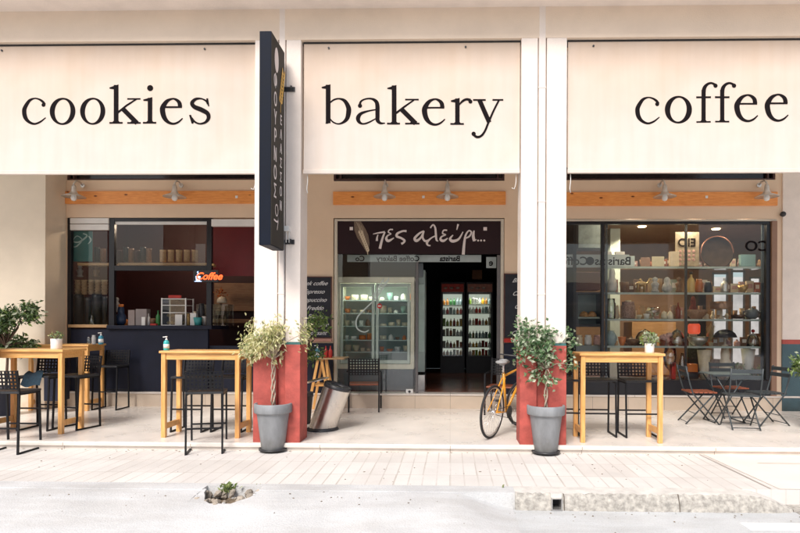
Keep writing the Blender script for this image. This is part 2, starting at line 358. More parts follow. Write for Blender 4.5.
# smooth variable-width strokes: points are (x, y, w)
def spline(p, n=8, closed=False):
    out = []; m = len(p)
    for i in range(m if closed else m-1):
        g = lambda k: p[k % m] if closed else p[min(max(k, 0), m-1)]
        a, b, c, d = g(i-1), g(i), g(i+1), g(i+2)
        for j in range(n):
            t = j/n
            out.append(tuple(.5*(2*b[q]+(c[q]-a[q])*t+(2*a[q]-5*b[q]+4*c[q]-d[q])*t*t+(3*b[q]-a[q]-3*c[q]+d[q])*t**3) for q in range(3)))
    if not closed: out.append(tuple(p[-1]))
    return out
class Pen:
    """flat shapes drawn on a wall plane; each shape sits a hair above the one before"""
    def __init__(s, ox, oy, sc, tf): s.ox, s.oy, s.sc, s.tf, s.mb, s.k = ox, oy, sc, tf, MB(), 0
    def P(s, x, y): return s.tf(s.ox+x/s.sc, s.oy+y/s.sc, s.k*.00025)
    def stroke(s, pts, closed=False, mi=0, sm=True):
        q = spline(pts, closed=closed) if sm else pts
        L = []; Rr = []; n = len(q)
        for i in range(n):
            a = q[(i-1) % n] if closed else q[max(i-1, 0)]; b = q[(i+1) % n] if closed else q[min(i+1, n-1)]
            tx, ty = b[0]-a[0], b[1]-a[1]; l = math.hypot(tx, ty) or 1; nx, ny = -ty/l, tx/l; w = q[i][2]/2
            L.append(s.P(q[i][0]+nx*w, q[i][1]+ny*w)); Rr.append(s.P(q[i][0]-nx*w, q[i][1]-ny*w))
        vs = L+Rr; fs = [(i, (i+1) % n, n+(i+1) % n, n+i) for i in range(n if closed else n-1)]
        s.mb.add(vs, fs, mi); s.k += 1
    def poly(s, pts, mi=0): s.mb.add([s.P(*p) for p in pts], [tuple(range(len(pts)))], mi); s.k += 1
    def rect(s, x0, y0, x1, y1, mi=0): s.poly([(x0,y0),(x1,y0),(x1,y1),(x0,y1)], mi)
    def disc(s, x, y, r, mi=0, ry=None): s.poly([(x+r*math.cos(a*math.pi/12), y+(ry or r)*math.sin(a*math.pi/12)) for a in range(24)], mi)
    def ring(s, cx, cy, rx, ry, ix, iy, rot=.10, mi=0):
        n = 48; o = []; i_ = []
        for k in range(n):
            a = 2*math.pi*k/n; o.append(s.P(cx+rx*math.cos(a), cy+ry*math.sin(a)))
            x, y = ix*math.cos(a), iy*math.sin(a); i_.append(s.P(cx+x*math.cos(rot)-y*math.sin(rot), cy+x*math.sin(rot)+y*math.cos(rot)))
        s.mb.add(o+i_, [(k, (k+1) % n, n+(k+1) % n, n+k) for k in range(n)], mi); s.k += 1
    def serif(s, x0, x1, y0, y1, st0, st1, up=True):   # slab serif with brackets to the stem st0..st1
        s.rect(x0, y0, x1, y1)
        h = 9
        if up: s.poly([(st0-10, y0+1), (st1+10, y0+1), (st1, y0-h), (st0, y0-h)])

# ------------------------------------------------------------------ ground
YB = 3.0        # shop front plane
ZS = -.10; ZR = -.245
def grid(mb, x0, x1, y0, y1, z, nx, ny, fz=None, mi=0):
    vs = []
    for j in range(ny+1):
        for i in range(nx+1):
            x = x0+(x1-x0)*i/nx; y = y0+(y1-y0)*j/ny; vs.append((x, y, fz(x, y) if fz else z))
    mb.add(vs, [(j*(nx+1)+i, j*(nx+1)+i+1, (j+1)*(nx+1)+i+1, (j+1)*(nx+1)+i) for j in range(ny) for i in range(nx)], mi, True)
asph = mat('road_surface', (.595, .61, .61), .92, var=.14, scale=1.3, bump=.7, bscale=120)
mb = MB(); grid(mb, -250, 250, -250, -1.69, ZR, 1, 1); road = struct('road', mb, asph)
mb = MB(); mb.box(-250, 250, 12, 250, -.5, ZR); struct('ground', mb, asph)
kx0 = X(516, -1.7); hx0 = X(202, -1.7); hx1 = X(259, -1.7); kx1 = X(797, -1.7)
# concrete apron that meets the pavement on the left, running down to the road
mb = MB()
def apz(x, y):
    t = min(1, max(0, (-1.68-y)/1.15)); return ZS-.004+(ZR+.004-ZS+.004)*t*t*(3-2*t)
def apz2(x, y):
    k = min(1, max(0, (kx0-.02-x)/.55)); k = k*k*(3-2*k); return (ZR+.004)*(1-k)+apz(x, y)*k+.0015*math.sin(x*7.3+y*5)
def aprange(a, b): grid(mb, a, b, -3.2, -1.68, 0, max(2, int((b-a)/.12)), 16, apz2)
aprange(-14, hx0); aprange(hx1, kx0-.02)
grid(mb, hx0, hx1, -3.2, -2.0, 0, 6, 8, apz)
wx = [(hx0-.005, -1.66), (hx0+.035, -1.69), (hx0+.05, -1.76), (hx0+.09, -1.84), (hx0+.12, -1.92), (hx0+.16, -1.97), (hx0+.20, -2.003), (hx0-.005, -2.003)]
mb.add([(x, y, apz(x, y)+.001) for x, y in wx]+[(x, y, apz(x, y)-.10) for x, y in wx], [tuple(range(8))[::-1]]+[(i, i+1, 9+i, 8+i) for i in range(7)])
wx = [(hx1+.005, -1.80), (hx1-.03, -1.88), (hx1-.10, -1.95), (hx1-.14, -2.003), (hx1+.005, -2.003)]
mb.add([(x, y, apz(x, y)+.001) for x, y in wx]+[(x, y, apz(x, y)-.10) for x, y in wx], [tuple(range(5))]+[(i, i+1, 6+i, 5+i) for i in range(4)])
struct('concrete_apron', mb, conc)
for m_ in (conc, asph):
    n, l, b = nodes(m_); tc = n.new('ShaderNodeTexCoord'); mp = n.new('ShaderNodeMapping'); mp.inputs['Scale'].default_value = (.55, 2.4, 1); l.new(tc.outputs['Object'], mp.inputs[0])
    src = b.inputs['Base Color'].links[0].from_socket
    for sc, lo, c in ((1.6, .42, (.90, .885, .87, 1)), (95, .36, (.86, .86, .86, 1))):
        nz = n.new('ShaderNodeTexNoise'); nz.inputs['Scale'].default_value = sc; nz.inputs['Detail'].default_value = 8; nz.inputs['Roughness'].default_value = .65; l.new((mp if sc < 10 else tc).outputs[0] if sc < 10 else tc.outputs['Object'], nz.inputs[0])
        cr = n.new('ShaderNodeValToRGB'); cr.color_ramp.elements[0].position = lo; cr.color_ramp.elements[0].color = c; cr.color_ramp.elements[1].position = lo+.16; l.new(nz.outputs[0], cr.inputs[0])
        mx = n.new('ShaderNodeMix'); mx.data_type = 'RGBA'; mx.blend_type = 'MULTIPLY'; mx.inputs[0].default_value = 1; l.new(src, mx.inputs[6]); l.new(cr.outputs[0], mx.inputs[7]); src = mx.outputs[2]
    l.new(src, b.inputs['Base Color'])
mb = MB(); mb.box(-14, hx0, -1.68, -1.48, -.4, ZS+.003); mb.box(hx1, kx0, -1.68, -1.48, -.4, ZS+.003); mb.box(hx0, hx1, -1.56, -1.48, -.4, ZS+.002)
struct('kerb_edge', mb, conc)
# broken hole with soil, rubble and weeds
mb = MB(); grid(mb, hx0-.02, hx1+.02, -2.02, -1.54, 0, 20, 12, lambda x, y: -.215+.02*math.sin(x*31)*math.cos(y*27)+random.uniform(-.012, .012))
struct('bare_soil', mb, mat('rubble_soil', (.20, .15, .10), 1, var=.6, scale=18, bump=1, bscale=60))
mb = MB()
for i in range(46):
    s = random.uniform(.012, .05); x = random.uniform(hx0, hx1); y = random.uniform(-2.0, -1.58)
    if i > 26: x, y = random.choice([(hx0+random.uniform(-.01, .03), y), (hx1-random.uniform(-.01, .03), y), (x, -1.57), (x, -2.0)])
    mb.lathe([(.001, -s*.6), (s*random.uniform(.7, 1), -s*.3), (s, s*.1), (s*.6, s*.5), (.001, s*.6)], (x, y, -.185+random.uniform(0, .05)), 7, smooth=False, M=Matrix.Rotation(random.uniform(0, 3), 3, Vector((random.random(), random.random(), .3)).normalized()))
for i in range(16):
    e = random.choice((0, 1, 3)); q = .012+.016*random.random()
    x, y = [(hx0+random.uniform(-.01, .03), random.uniform(-2.0, -1.6)), (hx1-random.uniform(-.01, .03), random.uniform(-2.0, -1.6)), (random.uniform(hx0, hx1), -1.57-random.uniform(0, .02)), (random.uniform(hx0, hx1), -1.99+random.uniform(-.01, .03))][e]
    mb.lathe([(.001, -q*.5), (q*random.uniform(.7, 1.1), -q*.3), (q, q*.1), (q*.6, q*.35), (.001, q*.4)], (x, y, apz(x, y)-q*.35), 6, mi=1, smooth=False, sy=random.uniform(.6, 1.2), M=Matrix.Rotation(random.uniform(0, 3), 3, 'Z'))
rub = build('rubble', mb, [mat('rubble_stone', (.42, .36, .29), .95, var=.5, scale=12, bump=.8), conc]); tag(rub, 'broken stone rubble in the kerb hole by the road', 'rubble', kind='stuff')
# kerb on the right (weathered, kerb dropping to the ramp) with a drain hole
dh = X(557, -1.7)
def kz(x):
    t = min(1, max(0, (x-X(742, -1.7))/(kx1-X(742, -1.7)))); return ZS+.004-(.135)*t*t
mb = MB()
def kerbseg(a, b, n):
    rows = [(-1.48, 0), (-1.60, 0), (-1.67, -.006), (-1.70, -.035), (-1.715, -.08), (-1.73, -.20)]
    vs = []; 
    for i in range(n+1):
        x = a+(b-a)*i/n; top = kz(x); h = top-(ZR-.02)
        for j, (y, dz) in enumerate(rows):
            jit = (random.uniform(-.006, .006), random.uniform(-.008, .008)) if j > 1 else (0, 0)
            vs.append((x, y+jit[0], top+max(dz+jit[1], -h) if j else top))
    m_ = len(rows); mb.add(vs, [(i*m_+j, i*m_+j+1, (i+1)*m_+j+1, (i+1)*m_+j) for i in range(n) for j in range(2)], 1, True); mb.add(vs, [(i*m_+j, i*m_+j+1, (i+1)*m_+j+1, (i+1)*m_+j) for i in range(n) for j in range(2, m_-1)], 0, True)
kerbseg(kx0, dh-.05, 14); kerbseg(dh+.05, kx1, 70)
mb.box(kx0-.001, kx0+.02, -1.70, -1.48, -.3, ZS); mb.box(dh-.05, dh+.05, -1.70, -1.48, -.135, ZS+.003, 1)
mb.box(dh-.052, dh-.048, -1.70, -1.48, -.3, -.13); mb.box(dh+.048, dh+.052, -1.70, -1.48, -.3, -.13)
mb.box(kx1, 14, -1.9, -1.48, -.4, ZR+.006)
struct('kerb', mb, [kerbst, paving_plain])
mb = MB(); mb.box(dh-.045, dh+.045, -1.6, -1.59, -.24, -.13, 0)
for (a, b, c, d) in ((-.048, -.040, -.235, -.137), (.040, .048, -.235, -.137), (-.048, .048, -.240, -.233), (-.048, .048, -.14, -.133)): mb.box(dh+a, dh+b, -1.735, -1.6, c, d, 1)
tag(build('drain_outlet', mb, [dark_in, galv]), 'small square metal drain outlet set into the stone kerb', 'drain')
# pavement + dropped ramp patch at the far right
mb = MB(); mb.box(-14, 14, -1.48, .008, -.4, ZS); struct('pavement', mb, paving)
mb = MB()
r0 = fl(702, 456, ZS); r1 = fl(752, 486, ZS); r2 = fl(800, 470, ZS)
mb.add([(r0.x+.05, -.02, ZS+.004), (14, -.02, ZS+.004), (14, -1.48, ZS+.004), (r1.x+.2, -1.48, ZS+.004)], [(0, 3, 2, 1)])
struct('pavement_ramp', mb, mat('smooth_pink_concrete', (.82, .72, .64), .85, var=.08, scale=1.5, bump=.2))
mb = MB()
for a, b in (((r0.x, -.0), (r1.x+.12, -1.48)), ((r0.x+1.1, -.45), (r0.x+2.0, -1.48)), ((r0.x+.45, -.45), (14, -.45))):
    d = Vector((b[0]-a[0], b[1]-a[1], 0)).normalized(); q = Vector((-d.y, d.x, 0))*.006
    mb.add([Vector((*a, ZS+.008))-q, Vector((*b, ZS+.008))-q, Vector((*b, ZS+.008))+q, Vector((*a, ZS+.008))+q], [(0, 1, 2, 3)])
struct('pavement_joint', mb, mat('joint_grey', (.50, .44, .38), .9))
mb = MB(); a = fl(740, 523, ZR); b = fl(830, 531, ZR); mb.box(a.x, b.x+3, b.y, a.y, ZR-.01, ZR+.004); struct('road_marking', mb, mat('road_white_paint', (.85, .85, .85), .8, var=.2, scale=12))
mb = MB(); rg = random.Random(31)
for i in range(420):
    x = rg.uniform(-7, 7); y = rg.choice([rg.uniform(-2.9, -1.75), rg.gauss(-1.85, .06), rg.uniform(-1.45, -.05), rg.gauss(-.04, .015)]); y = min(y, -.03)
    z = ZS+.001 if y > -1.48 else (apz2(x, y) if x < kx0-.05 else (ZR+.001 if y < -1.76 else None))
    if z is None or (hx0 < x < hx1 and y < -1.5) or (x > r0.x and y > -1.48): continue
    q = rg.uniform(.003, .010); M = Matrix.Rotation(rg.uniform(0, 3), 3, 'Z'); mb.lathe([(.001, -.001), (q, .001), (q*.6, q*.5), (.001, q*.6)], (x, y, z), 5, smooth=False, M=M, sy=rg.uniform(.5, 1.8))
tag(build('grit', mb, mat('grit', (.22, .17, .11), .9, var=.6, scale=30)), 'scattered grit and dry leaf crumbs on the pavement and road', 'grit', kind='stuff')
# raised terrace
mb = MB(); mb.box(-14, 14, -.02, 6, -.4, -.055, 0); struct('terrace_riser', mb, marble)
mb = MB(); mb.box(-14, 14, -.055, .32, -.052, -.012); struct('terrace_nosing', mb, marble, bevel=.006)
mb = MB(); mb.box(-14, 14, -.050, YB+.3, -.0115, 0); fl_o = struct('terrace_floor', mb, floor_st)
# interior floor 0.25 up
ZI = .25
mb = MB(); mb.box(-14, 14, YB-.02, YB+.20, 0, ZI-.03); struct('plinth', mb, plinth_m)
mb = MB(); mb.box(-14, 14, YB-.04, YB+.25, ZI-.03, ZI); struct('plinth_cap', mb, marble, bevel=.005)
mb = MB(); mb.box(-14, 14, YB+.25, 11.5, ZI-.05, ZI-.004); struct('shop_floor', mb, woodfloor)

# ------------------------------------------------------------------ building shell
bld = thing('arcade_building', 'cream plastered arcade building whose ground floor holds the bakery', 'building', (0, 3, 0))
CX = [(-70, -24), (254, 300), (520.5, 566), (860, 906)]
cxs = [(X(a, 0), X(b, 0)) for a, b in CX]
ZA0 = Z(171, 0); ZA1 = Z(39, 0)          # awning bottom, top
ZC = ZA1+.05
# beam above the awnings with recessed bays
mb = MB(); mb.box(-14, 14, 0, .34, ZA1+.0, 5.45); build('upper_beam', mb, plaster, bld, world=True)
mb = MB(); mb.box(-14, 14, .34, YB, ZC, ZC+.2); build('arcade_ceiling', mb, whitep, bld, world=True)
mb = MB(); zs = Z(8, 0); mb.box(-14, 14, -.38, 0, zs, zs+.28); mb.box(-14, 14, -.40, -.34, zs-.02, zs+.30)
build('balcony_slab', mb, plaster_white, bld, world=True)
mb = MB(); mb.box(-14, 14, .0, .3, 5.45, 9.5); build('upper_wall', mb, plaster, bld, world=True)
for px in (3, 490):
    x = X(px, -.36); mb = MB(); mb.tube([(x, -.37, zs+.08), (x, -.37, zs-.055)], .022, 10); build('drip_pipe', mb, whitep, bld, world=True)
# columns
zr = Z(345, 0); 
for i, (a, b) in enumerate(cxs):
    lab = ['far left', 'left', 'right', 'far right'][i]
    c = thing('column', ['square arcade pillar outside the left end of the cookies awning', 'pillar painted red below, left of the bakery door, carrying the vertical sign', 'pillar painted red below, right of the bakery door, with bicycle behind', 'square arcade pillar outside the right end of the coffee awning'][i], 'pillar', ((a+b)/2, .17, ZS), group='painted pillars of the arcade')
    g0 = a+(b-a)*.50; g1 = a+(b-a)*.68
    if i == 2: g0 = a+(b-a)*.36; g1 = a+(b-a)*.56
    mb = MB(); mb.box(a, g0, 0, .34, zr+.028, ZA1); mb.box(g1, b, 0, .34, zr+.028, ZA1); mb.box(g0, g1, .05, .34, zr+.028, ZA1); build('shaft', mb, plaster_white, c, world=True, bevel=.006)
    mb = MB(); mb.box(a-.006, g0, -.010, .346, ZS, zr); mb.box(g1, b+.006, -.010, .346, ZS, zr); mb.box(g0, g1, .045, .34, ZS, zr); build('painted_base', mb, terracotta, c, world=True, bevel=.006)
    mb = MB(); mb.box(a-.003, g0, -.006, .343, zr, zr+.028); mb.box(g1, b+.003, -.006, .343, zr, zr+.028); mb.box(g0, g1, .046, .343, zr, zr+.028); build('painted_band', mb, tealline, c, world=True)
    mb = MB(); cxm = (g0+g1)/2; w_ = (g1-g0)/2-.012
    mb.box(cxm-w_, cxm+w_, -.002, .045, zr+.06, 5.42); 
    for zc in (zr+.6, zr+1.7, ZA1-.6): mb.box(cxm-w_-.006, cxm+w_+.006, -.008, .04, zc, zc+.02)
    build('downpipe', mb, plaster_white, c, world=True, bevel=.01)
# back wall with openings
def wall_holes(mb, x0, x1, z0, z1, y0, y1, holes):
    xs = sorted({x0, x1, *[h[0] for h in holes], *[h[1] for h in holes]}); zs_ = sorted({z0, z1, *[h[2] for h in holes], *[h[3] for h in holes]})
    for i in range(len(xs)-1):
        run = None
        for j in range(len(zs_)-1):
            xm = (xs[i]+xs[i+1])/2; zm = (zs_[j]+zs_[j+1])/2
            solid = not any(h[0] < xm < h[1] and h[2] < zm < h[3] for h in holes)
            if solid and run is None: run = zs_[j]
            if (not solid or j == len(zs_)-2) and run is not None:
                e = zs_[j+1] if solid else zs_[j]; mb.box(xs[i], xs[i+1], y0, y1, run, e); run = None
x_ = lambda px: X(px, YB); z_ = lambda py, px=400: Z(py, YB, px)
L0, L1 = x_(66), x_(270); C0, C1 = x_(333), x_(504); R0, R1 = x_(556), x_(776)
zt = z_(218, 420); zl = z_(217.5, 160); zrr = z_(219, 670)
holes = [(L0, L1, ZI, zl), (C0, C1, ZI, zt), (R0, R1, ZI, zrr), (x_(66), x_(262), z_(180, 160), z_(167, 160)), (x_(333), x_(504), z_(181, 420), z_(167, 420)), (x_(560), x_(775), z_(180, 670), z_(167, 670))]
mb = MB(); wall_holes(mb, -14, 14, ZI, ZC, YB, YB+.16, holes); build('shopfront_wall', mb, plaster_tan, bld, world=True)
# teal and red dado on the right wing wall, white plaster field above
mb = MB(); mb.box(R1+.09, 14, YB-.03, YB-.001, 0, z_(344, 790)); build('wall_dado', mb, tealp, bld, world=True)
mb = MB(); mb.box(R1+.09, 14, YB-.031, YB-.001, z_(344, 790), z_(339.5, 790)); build('wall_dado_stripe', mb, terracotta, bld, world=True)
mb = MB(); mb.box(R1+.09, 14, YB-.03, YB-.001, z_(339.5, 790), ZC); build('wing_wall', mb, plaster_white, bld, world=True)
# left projecting wall
YL = 2.48
mb = MB(); mb.box(-14, X(45, YL), YL, YB-.001, 0, ZC); build('projecting_wall', mb, plaster_beige, bld, world=True, bevel=.006)
# interior rooms (walls and ceiling)
YI = 9.0
def room(x0, x1, y1, m, name, cz=3.62):
    mb = MB(); mb.box(x0-.05, x0, YB+.16, y1, ZI, cz); mb.box(x1, x1+.05, YB+.16, y1, ZI, cz); mb.box(x0, x1, y1, y1+.05, ZI, cz); build(name, mb, m, bld, world=True)
    mb = MB(); mb.box(x0, x1, YB+.16, y1, cz, cz+.05); build('shop_ceiling', mb, dark_in if name != 'tan_room' else mat('ceiling_taupe', (.30, .24, .18), .8), bld, world=True)
room(L0-.15, L1+.25, 5.2, maroon, 'maroon_room')
room(C0-.25, C1+1.2, YI, dark_in, 'dark_room')
tanroom = mat('taupe_room_wall', (.21, .135, .085), .8, var=.25, scale=1.5)
RX0, RX1, RY1 = R0-.25, R1+2.4, 7.2
mb = MB(); mb.box(RX0-.05, RX0, YB+.16, RY1, ZI, 3.42); mb.box(RX1, RX1+.05, YB+.16, RY1, ZI, 3.42)
xr = lambda px: X(px, RY1)
wall_holes(mb, RX0, RX1, ZI, 3.42, RY1, RY1+.08, [(xr(712), xr(728), .6, 2.7), (xr(731), xr(745), .5, 2.75), (xr(749), xr(761), .7, 2.6)])
build('taupe_room', mb, tanroom, bld, world=True)
mb = MB(); mb.box(RX0, RX1, YB+.16, RY1, 3.42, 3.47); build('shop_ceiling', mb, mat('ceiling_taupe', (.30, .24, .18), .8), bld, world=True)
for a, b, c, d in ((712, 728, .6, 2.7), (731, 745, .5, 2.75), (749, 761, .7, 2.6)):
    mb = MB(); x0, x1 = xr(a), xr(b)
    for q in ((x0, x0+.04, c, d), (x1-.04, x1, c, d), (x0, x1, c, c+.04), (x0, x1, d-.04, d), (x0, x1, (c+d)/2-.02, (c+d)/2+.02)): mb.box(q[0], q[1], RY1-.01, RY1+.03, q[2], q[3])
    fr = build('rear_window', mb, fridge_grey, bld, world=True)
# courtyard wall lit by the day behind those rear windows
mb = MB(); mb.box(RX0-1, RX1+2, 10.8, 10.9, 0, 2.9); tag(build('courtyard_wall', mb, mat('whitewash', (.55, .56, .55), .9, var=.35, scale=1.2)), 'whitewashed yard wall seen through the rear windows of the gift shop', 'wall')

# transom windows
for k, (a, b, pc) in enumerate(((66, 262, 160), (333, 504, 420), (560, 775, 670))):
    t = thing('transom_window', ['long dark transom window above the cookies kiosk board', 'dark transom window above the bakery door board', 'long dark transom window above the coffee shop board'][k], 'window', ((x_(a)+x_(b))/2, YB+.05, z_(180, pc)), group='dark transom windows under the awnings')
    x0, x1, z0, z1 = x_(a), x_(b), z_(180, pc), z_(167, pc)
    mb = MB(); mb.box(x0, x1, YB+.09, YB+.10, z0, z1); build('pane', mb, mat('dark_transom_pane', (.012, .010, .014), .12), t, world=True)
    mb = MB(); mb.box(x0, x1, YB+.02, YB+.08, z0, z0+.03); mb.box(x0, x0+.03, YB+.02, YB+.08, z0+.03, z1); mb.box(x1-.03, x1, YB+.02, YB+.08, z0+.03, z1); mb.box(x0+.10, x0+.125, YB+.02, YB+.085, z0+.03, z1); mb.box(x1-.125, x1-.10, YB+.02, YB+.085, z0+.03, z1)
    build('frame', mb, mat('transom_frame_brown', (.07, .03, .025), .5), t, world=True)

# ------------------------------------------------------------------ awnings
def tf_at(Y): return lambda px, py, e: at(px, py, Y-.003-e)
def cloth_y(x, z, x0, x1):
    u = (x-x0)/(x1-x0); v = (z-ZA0)/(ZA1-.03-ZA0)
    return YA+.007*math.sin(u*17+v*2)*(1-v)**2+.003*math.sin(u*47+v)*(1-v)+.006*math.sin(u*6+1)*v*(1-v)*2
def tf_cloth(pxa, pxb):
    x0, x1 = X(pxa, YA)+.012, X(pxb, YA)-.012
    def f(px, py, e):
        p = at(px, py, YA); p.y = cloth_y(p.x, p.z, x0, x1)-.0018-e*.35; return p
    return f
YA = .05
def awning(pxa, pxb, label, word):
    x0, x1 = X(pxa, YA)+.012, X(pxb, YA)-.012
    t = thing('awning', label, 'awning', ((x0+x1)/2, YA, ZA0), group='canvas drop awnings between the pillars')
    mb = MB(); n = 60; m_ = 26; z1 = ZA1-.03; vs = []
    for j in range(m_+1):
        for i in range(n+1):
            u = i/n; v = j/m_; x = x0+(x1-x0)*u
            y = cloth_y(x, ZA0+(z1-ZA0)*v, x0, x1)
            vs.append((x, y, ZA0+(z1-ZA0)*v))
    mb.add(vs, [(j*(n+1)+i, j*(n+1)+i+1, (j+1)*(n+1)+i+1, (j+1)*(n+1)+i) for j in range(m_) for i in range(n)], 0, True)
    build('canvas', mb, canvas, t, world=True)
    mb = MB(); mb.box(x0-.004, x1+.004, YA-.016, YA+.022, ZA0-.022, ZA0+.030); build('hem_bar', mb, canvas, t, world=True, bevel=.008)
    mb = MB(); mb.box(x0-.01, x1+.01, YA+.01, YA+.12, z1-.01, z1+.028); build('head_rail', mb, darkpl, t, world=True)
    for q in ((x0+.30), (x1-.65)): mb = MB(); mb.tube([(q, YA-.012, z1-.05), (q, YA+.01, z1-.05)], .012, 8); build('rivet', mb, darkpl, t, world=True)
    for sx in (x0+.04, x1-.04):
        mb = MB(); pts = [(sx+.012*math.sin(k*1.3)*(k/6), YA+.03, ZA0-.02-.045*k) for k in range(6)]
        if sx < x1-.1: mb.tube(pts, .005, 6)
        else: mb.tube(pts[:4]+[(sx-.02, YA+.03, ZA0-.20), (sx-.05, YA+.03, ZA0-.185)], .004, 6)
        build('tie_cord', mb, whitep, t, world=True)
    lt = build('lettering', word.mb, ltr, t, world=True)
    return t
YW = YA-.014
w = Pen(15, 78, 8, tf_cloth(-24, 258))
def C_(p, o=(0,0), k=1):
    f = lambda x, y, q: (o[0]+x*k, o[1]+y*k, q*k)
    p.stroke([f(*q) for q in ((240,212,18),(222,190,20),(195,172,15),(158,164,12),(115,182,24),(80,235,33),(73,270,36),(82,315,34),(110,350,24),(155,368,17),(202,353,15),(247,318,8))])
    p.disc(o[0]+229*k, o[1]+216*k, 16*k)
C_(w)
w.ring(381, 267, 103, 109, 63, 94); w.ring(622, 266, 101, 108, 62, 94)
w.ox, w.oy, w.sc = 105, 78, 7.27
w.rect(65, 52, 100, 330); w.poly([(33,70),(100,48),(100,58),(66,84),(35,80)]); w.serif(33, 130, 321, 334, 65, 100)
w.stroke([(96,252,15),(160,200,14),(232,154,11)], sm=False); w.rect(163,148,260,159); w.stroke([(128,222,34),(235,330,34)], sm=False); w.serif(163, 262, 322, 334, 195, 235)
w.disc(330, 75, 22); w.rect(313,146,346,330); w.poly([(280,158),(346,141),(346,152),(313,170),(281,168)]); w.serif(278, 375, 321, 334, 313, 346)
def E_(p, o=(0,0), k=1, bar=True):
    f = lambda x, y, q: (o[0]+x*k, o[1]+y*k, q*k)
    p.stroke([f(*q) for q in ((136,92,32),(130,60,29),(108,38,20),(78,30,13),(38,48,26),(10,88,37),(5,122,39),(18,170,35),(46,204,24),(84,217,16),(122,205,14),(155,176,8))])
    p.rect(o[0]+22*k, o[1]+86*k, o[0]+150*k, o[1]+99*k)
E_(w, (415, 123), .97)
w.stroke([(746,192,10),(735,168,13),(700,151,11),(660,155,20),(634,182,28),(650,210,31),(700,231,34),(745,258,31),(752,292,27),(730,322,18),(690,333,12),(655,320,13),(632,290,10)])
w.poly([(735,150),(750,148),(759,205),(750,208)]); w.poly([(612,271),(626,268),(648,320),(640,334),(630,332)])
awning(-24, 258, 'cream canvas awning lettered cookies hanging over the left kiosk', w)
w = Pen(318, 78, 8, tf_cloth(302, 520))
w.rect(62, 54, 100, 362); w.poly([(28,72),(100,50),(100,62),(64,88),(30,83)]); w.poly([(60,358),(100,330),(82,366),(60,367)])
w.stroke([(96,197,12),(130,173,14),(172,166,14),(215,185,28),(243,235,38),(245,275,40),(232,325,33),(200,356,20),(160,367,12),(120,352,12),(92,322,10)])
w.stroke([(334,228,24),(342,190,16),(378,169,13),(425,166,16),(460,184,27),(475,218,34),(476,300,34),(478,340,32),(500,362,20),(537,362,8)]); w.disc(336, 223, 17)
w.stroke([(462,254,10),(400,265,14),(345,285,24),(321,318,34),(328,350,27),(356,367,15),(400,358,14),(462,326,9)])
w.rect(590, 60, 628, 362); w.poly([(553,80),(628,56),(628,68),(592,94),(555,89)]); w.serif(552, 656, 358, 372, 590, 628)
w.stroke([(624,282,17),(690,232,16),(768,178,12)], sm=False); w.rect(697,168,806,181); w.stroke([(662,245,38),(782,366,38)], sm=False); w.serif(697, 812, 359, 373, 745, 782)
w.ox = 408
E_(w, (127, 139), 1.09)
w.rect(377, 165, 413, 365); w.poly([(342,181),(413,160),(413,172),(378,197),(344,192)]); w.serif(338, 447, 362, 375, 377, 413)
w.stroke([(408,218,9),(436,187,18),(468,172,19),(500,180,24)]); w.disc(499, 190, 16)
w.stroke([(572,178,36),(650,356,36)], sm=False); w.rect(520,170,622,183); w.rect(675,170,762,183)
w.stroke([(727,180,15),(685,262,15),(642,360,17),(615,425,17),(585,463,18),(552,472,20),(524,455,18)]); w.disc(525, 447, 17)
awning(302, 520, 'cream canvas awning lettered bakery hanging above the shop door', w)
w = Pen(630, 76, 8.889, tf_cloth(566, 860))
C_(w, (-17, 6), 1.13)
w.ring(430, 300, 121, 123, 73, 106)
for ox in (0, 165):
    w.rect(634+ox, 125, 672+ox, 408); w.serif(590+ox, 716+ox, 402, 416, 634, 672) if ox == 0 else w.serif(590+ox, 716+ox, 400, 414, 799, 837)
    w.rect(588+ox, 182, 718+ox, 199)
    w.stroke([(653+ox,150,38),(660+ox,108,34),(686+ox,76,24),(722+ox,65,19),(756+ox,80,22)]); w.disc(758+ox, 88, 19)
w.ox, w.oy, w.sc = 705, 76, 8.42
E_(w, (261, 128), 1.17); E_(w, (518, 123), 1.17)
awning(566, 860, 'cream canvas awning lettered coffee hanging over the right window', w)

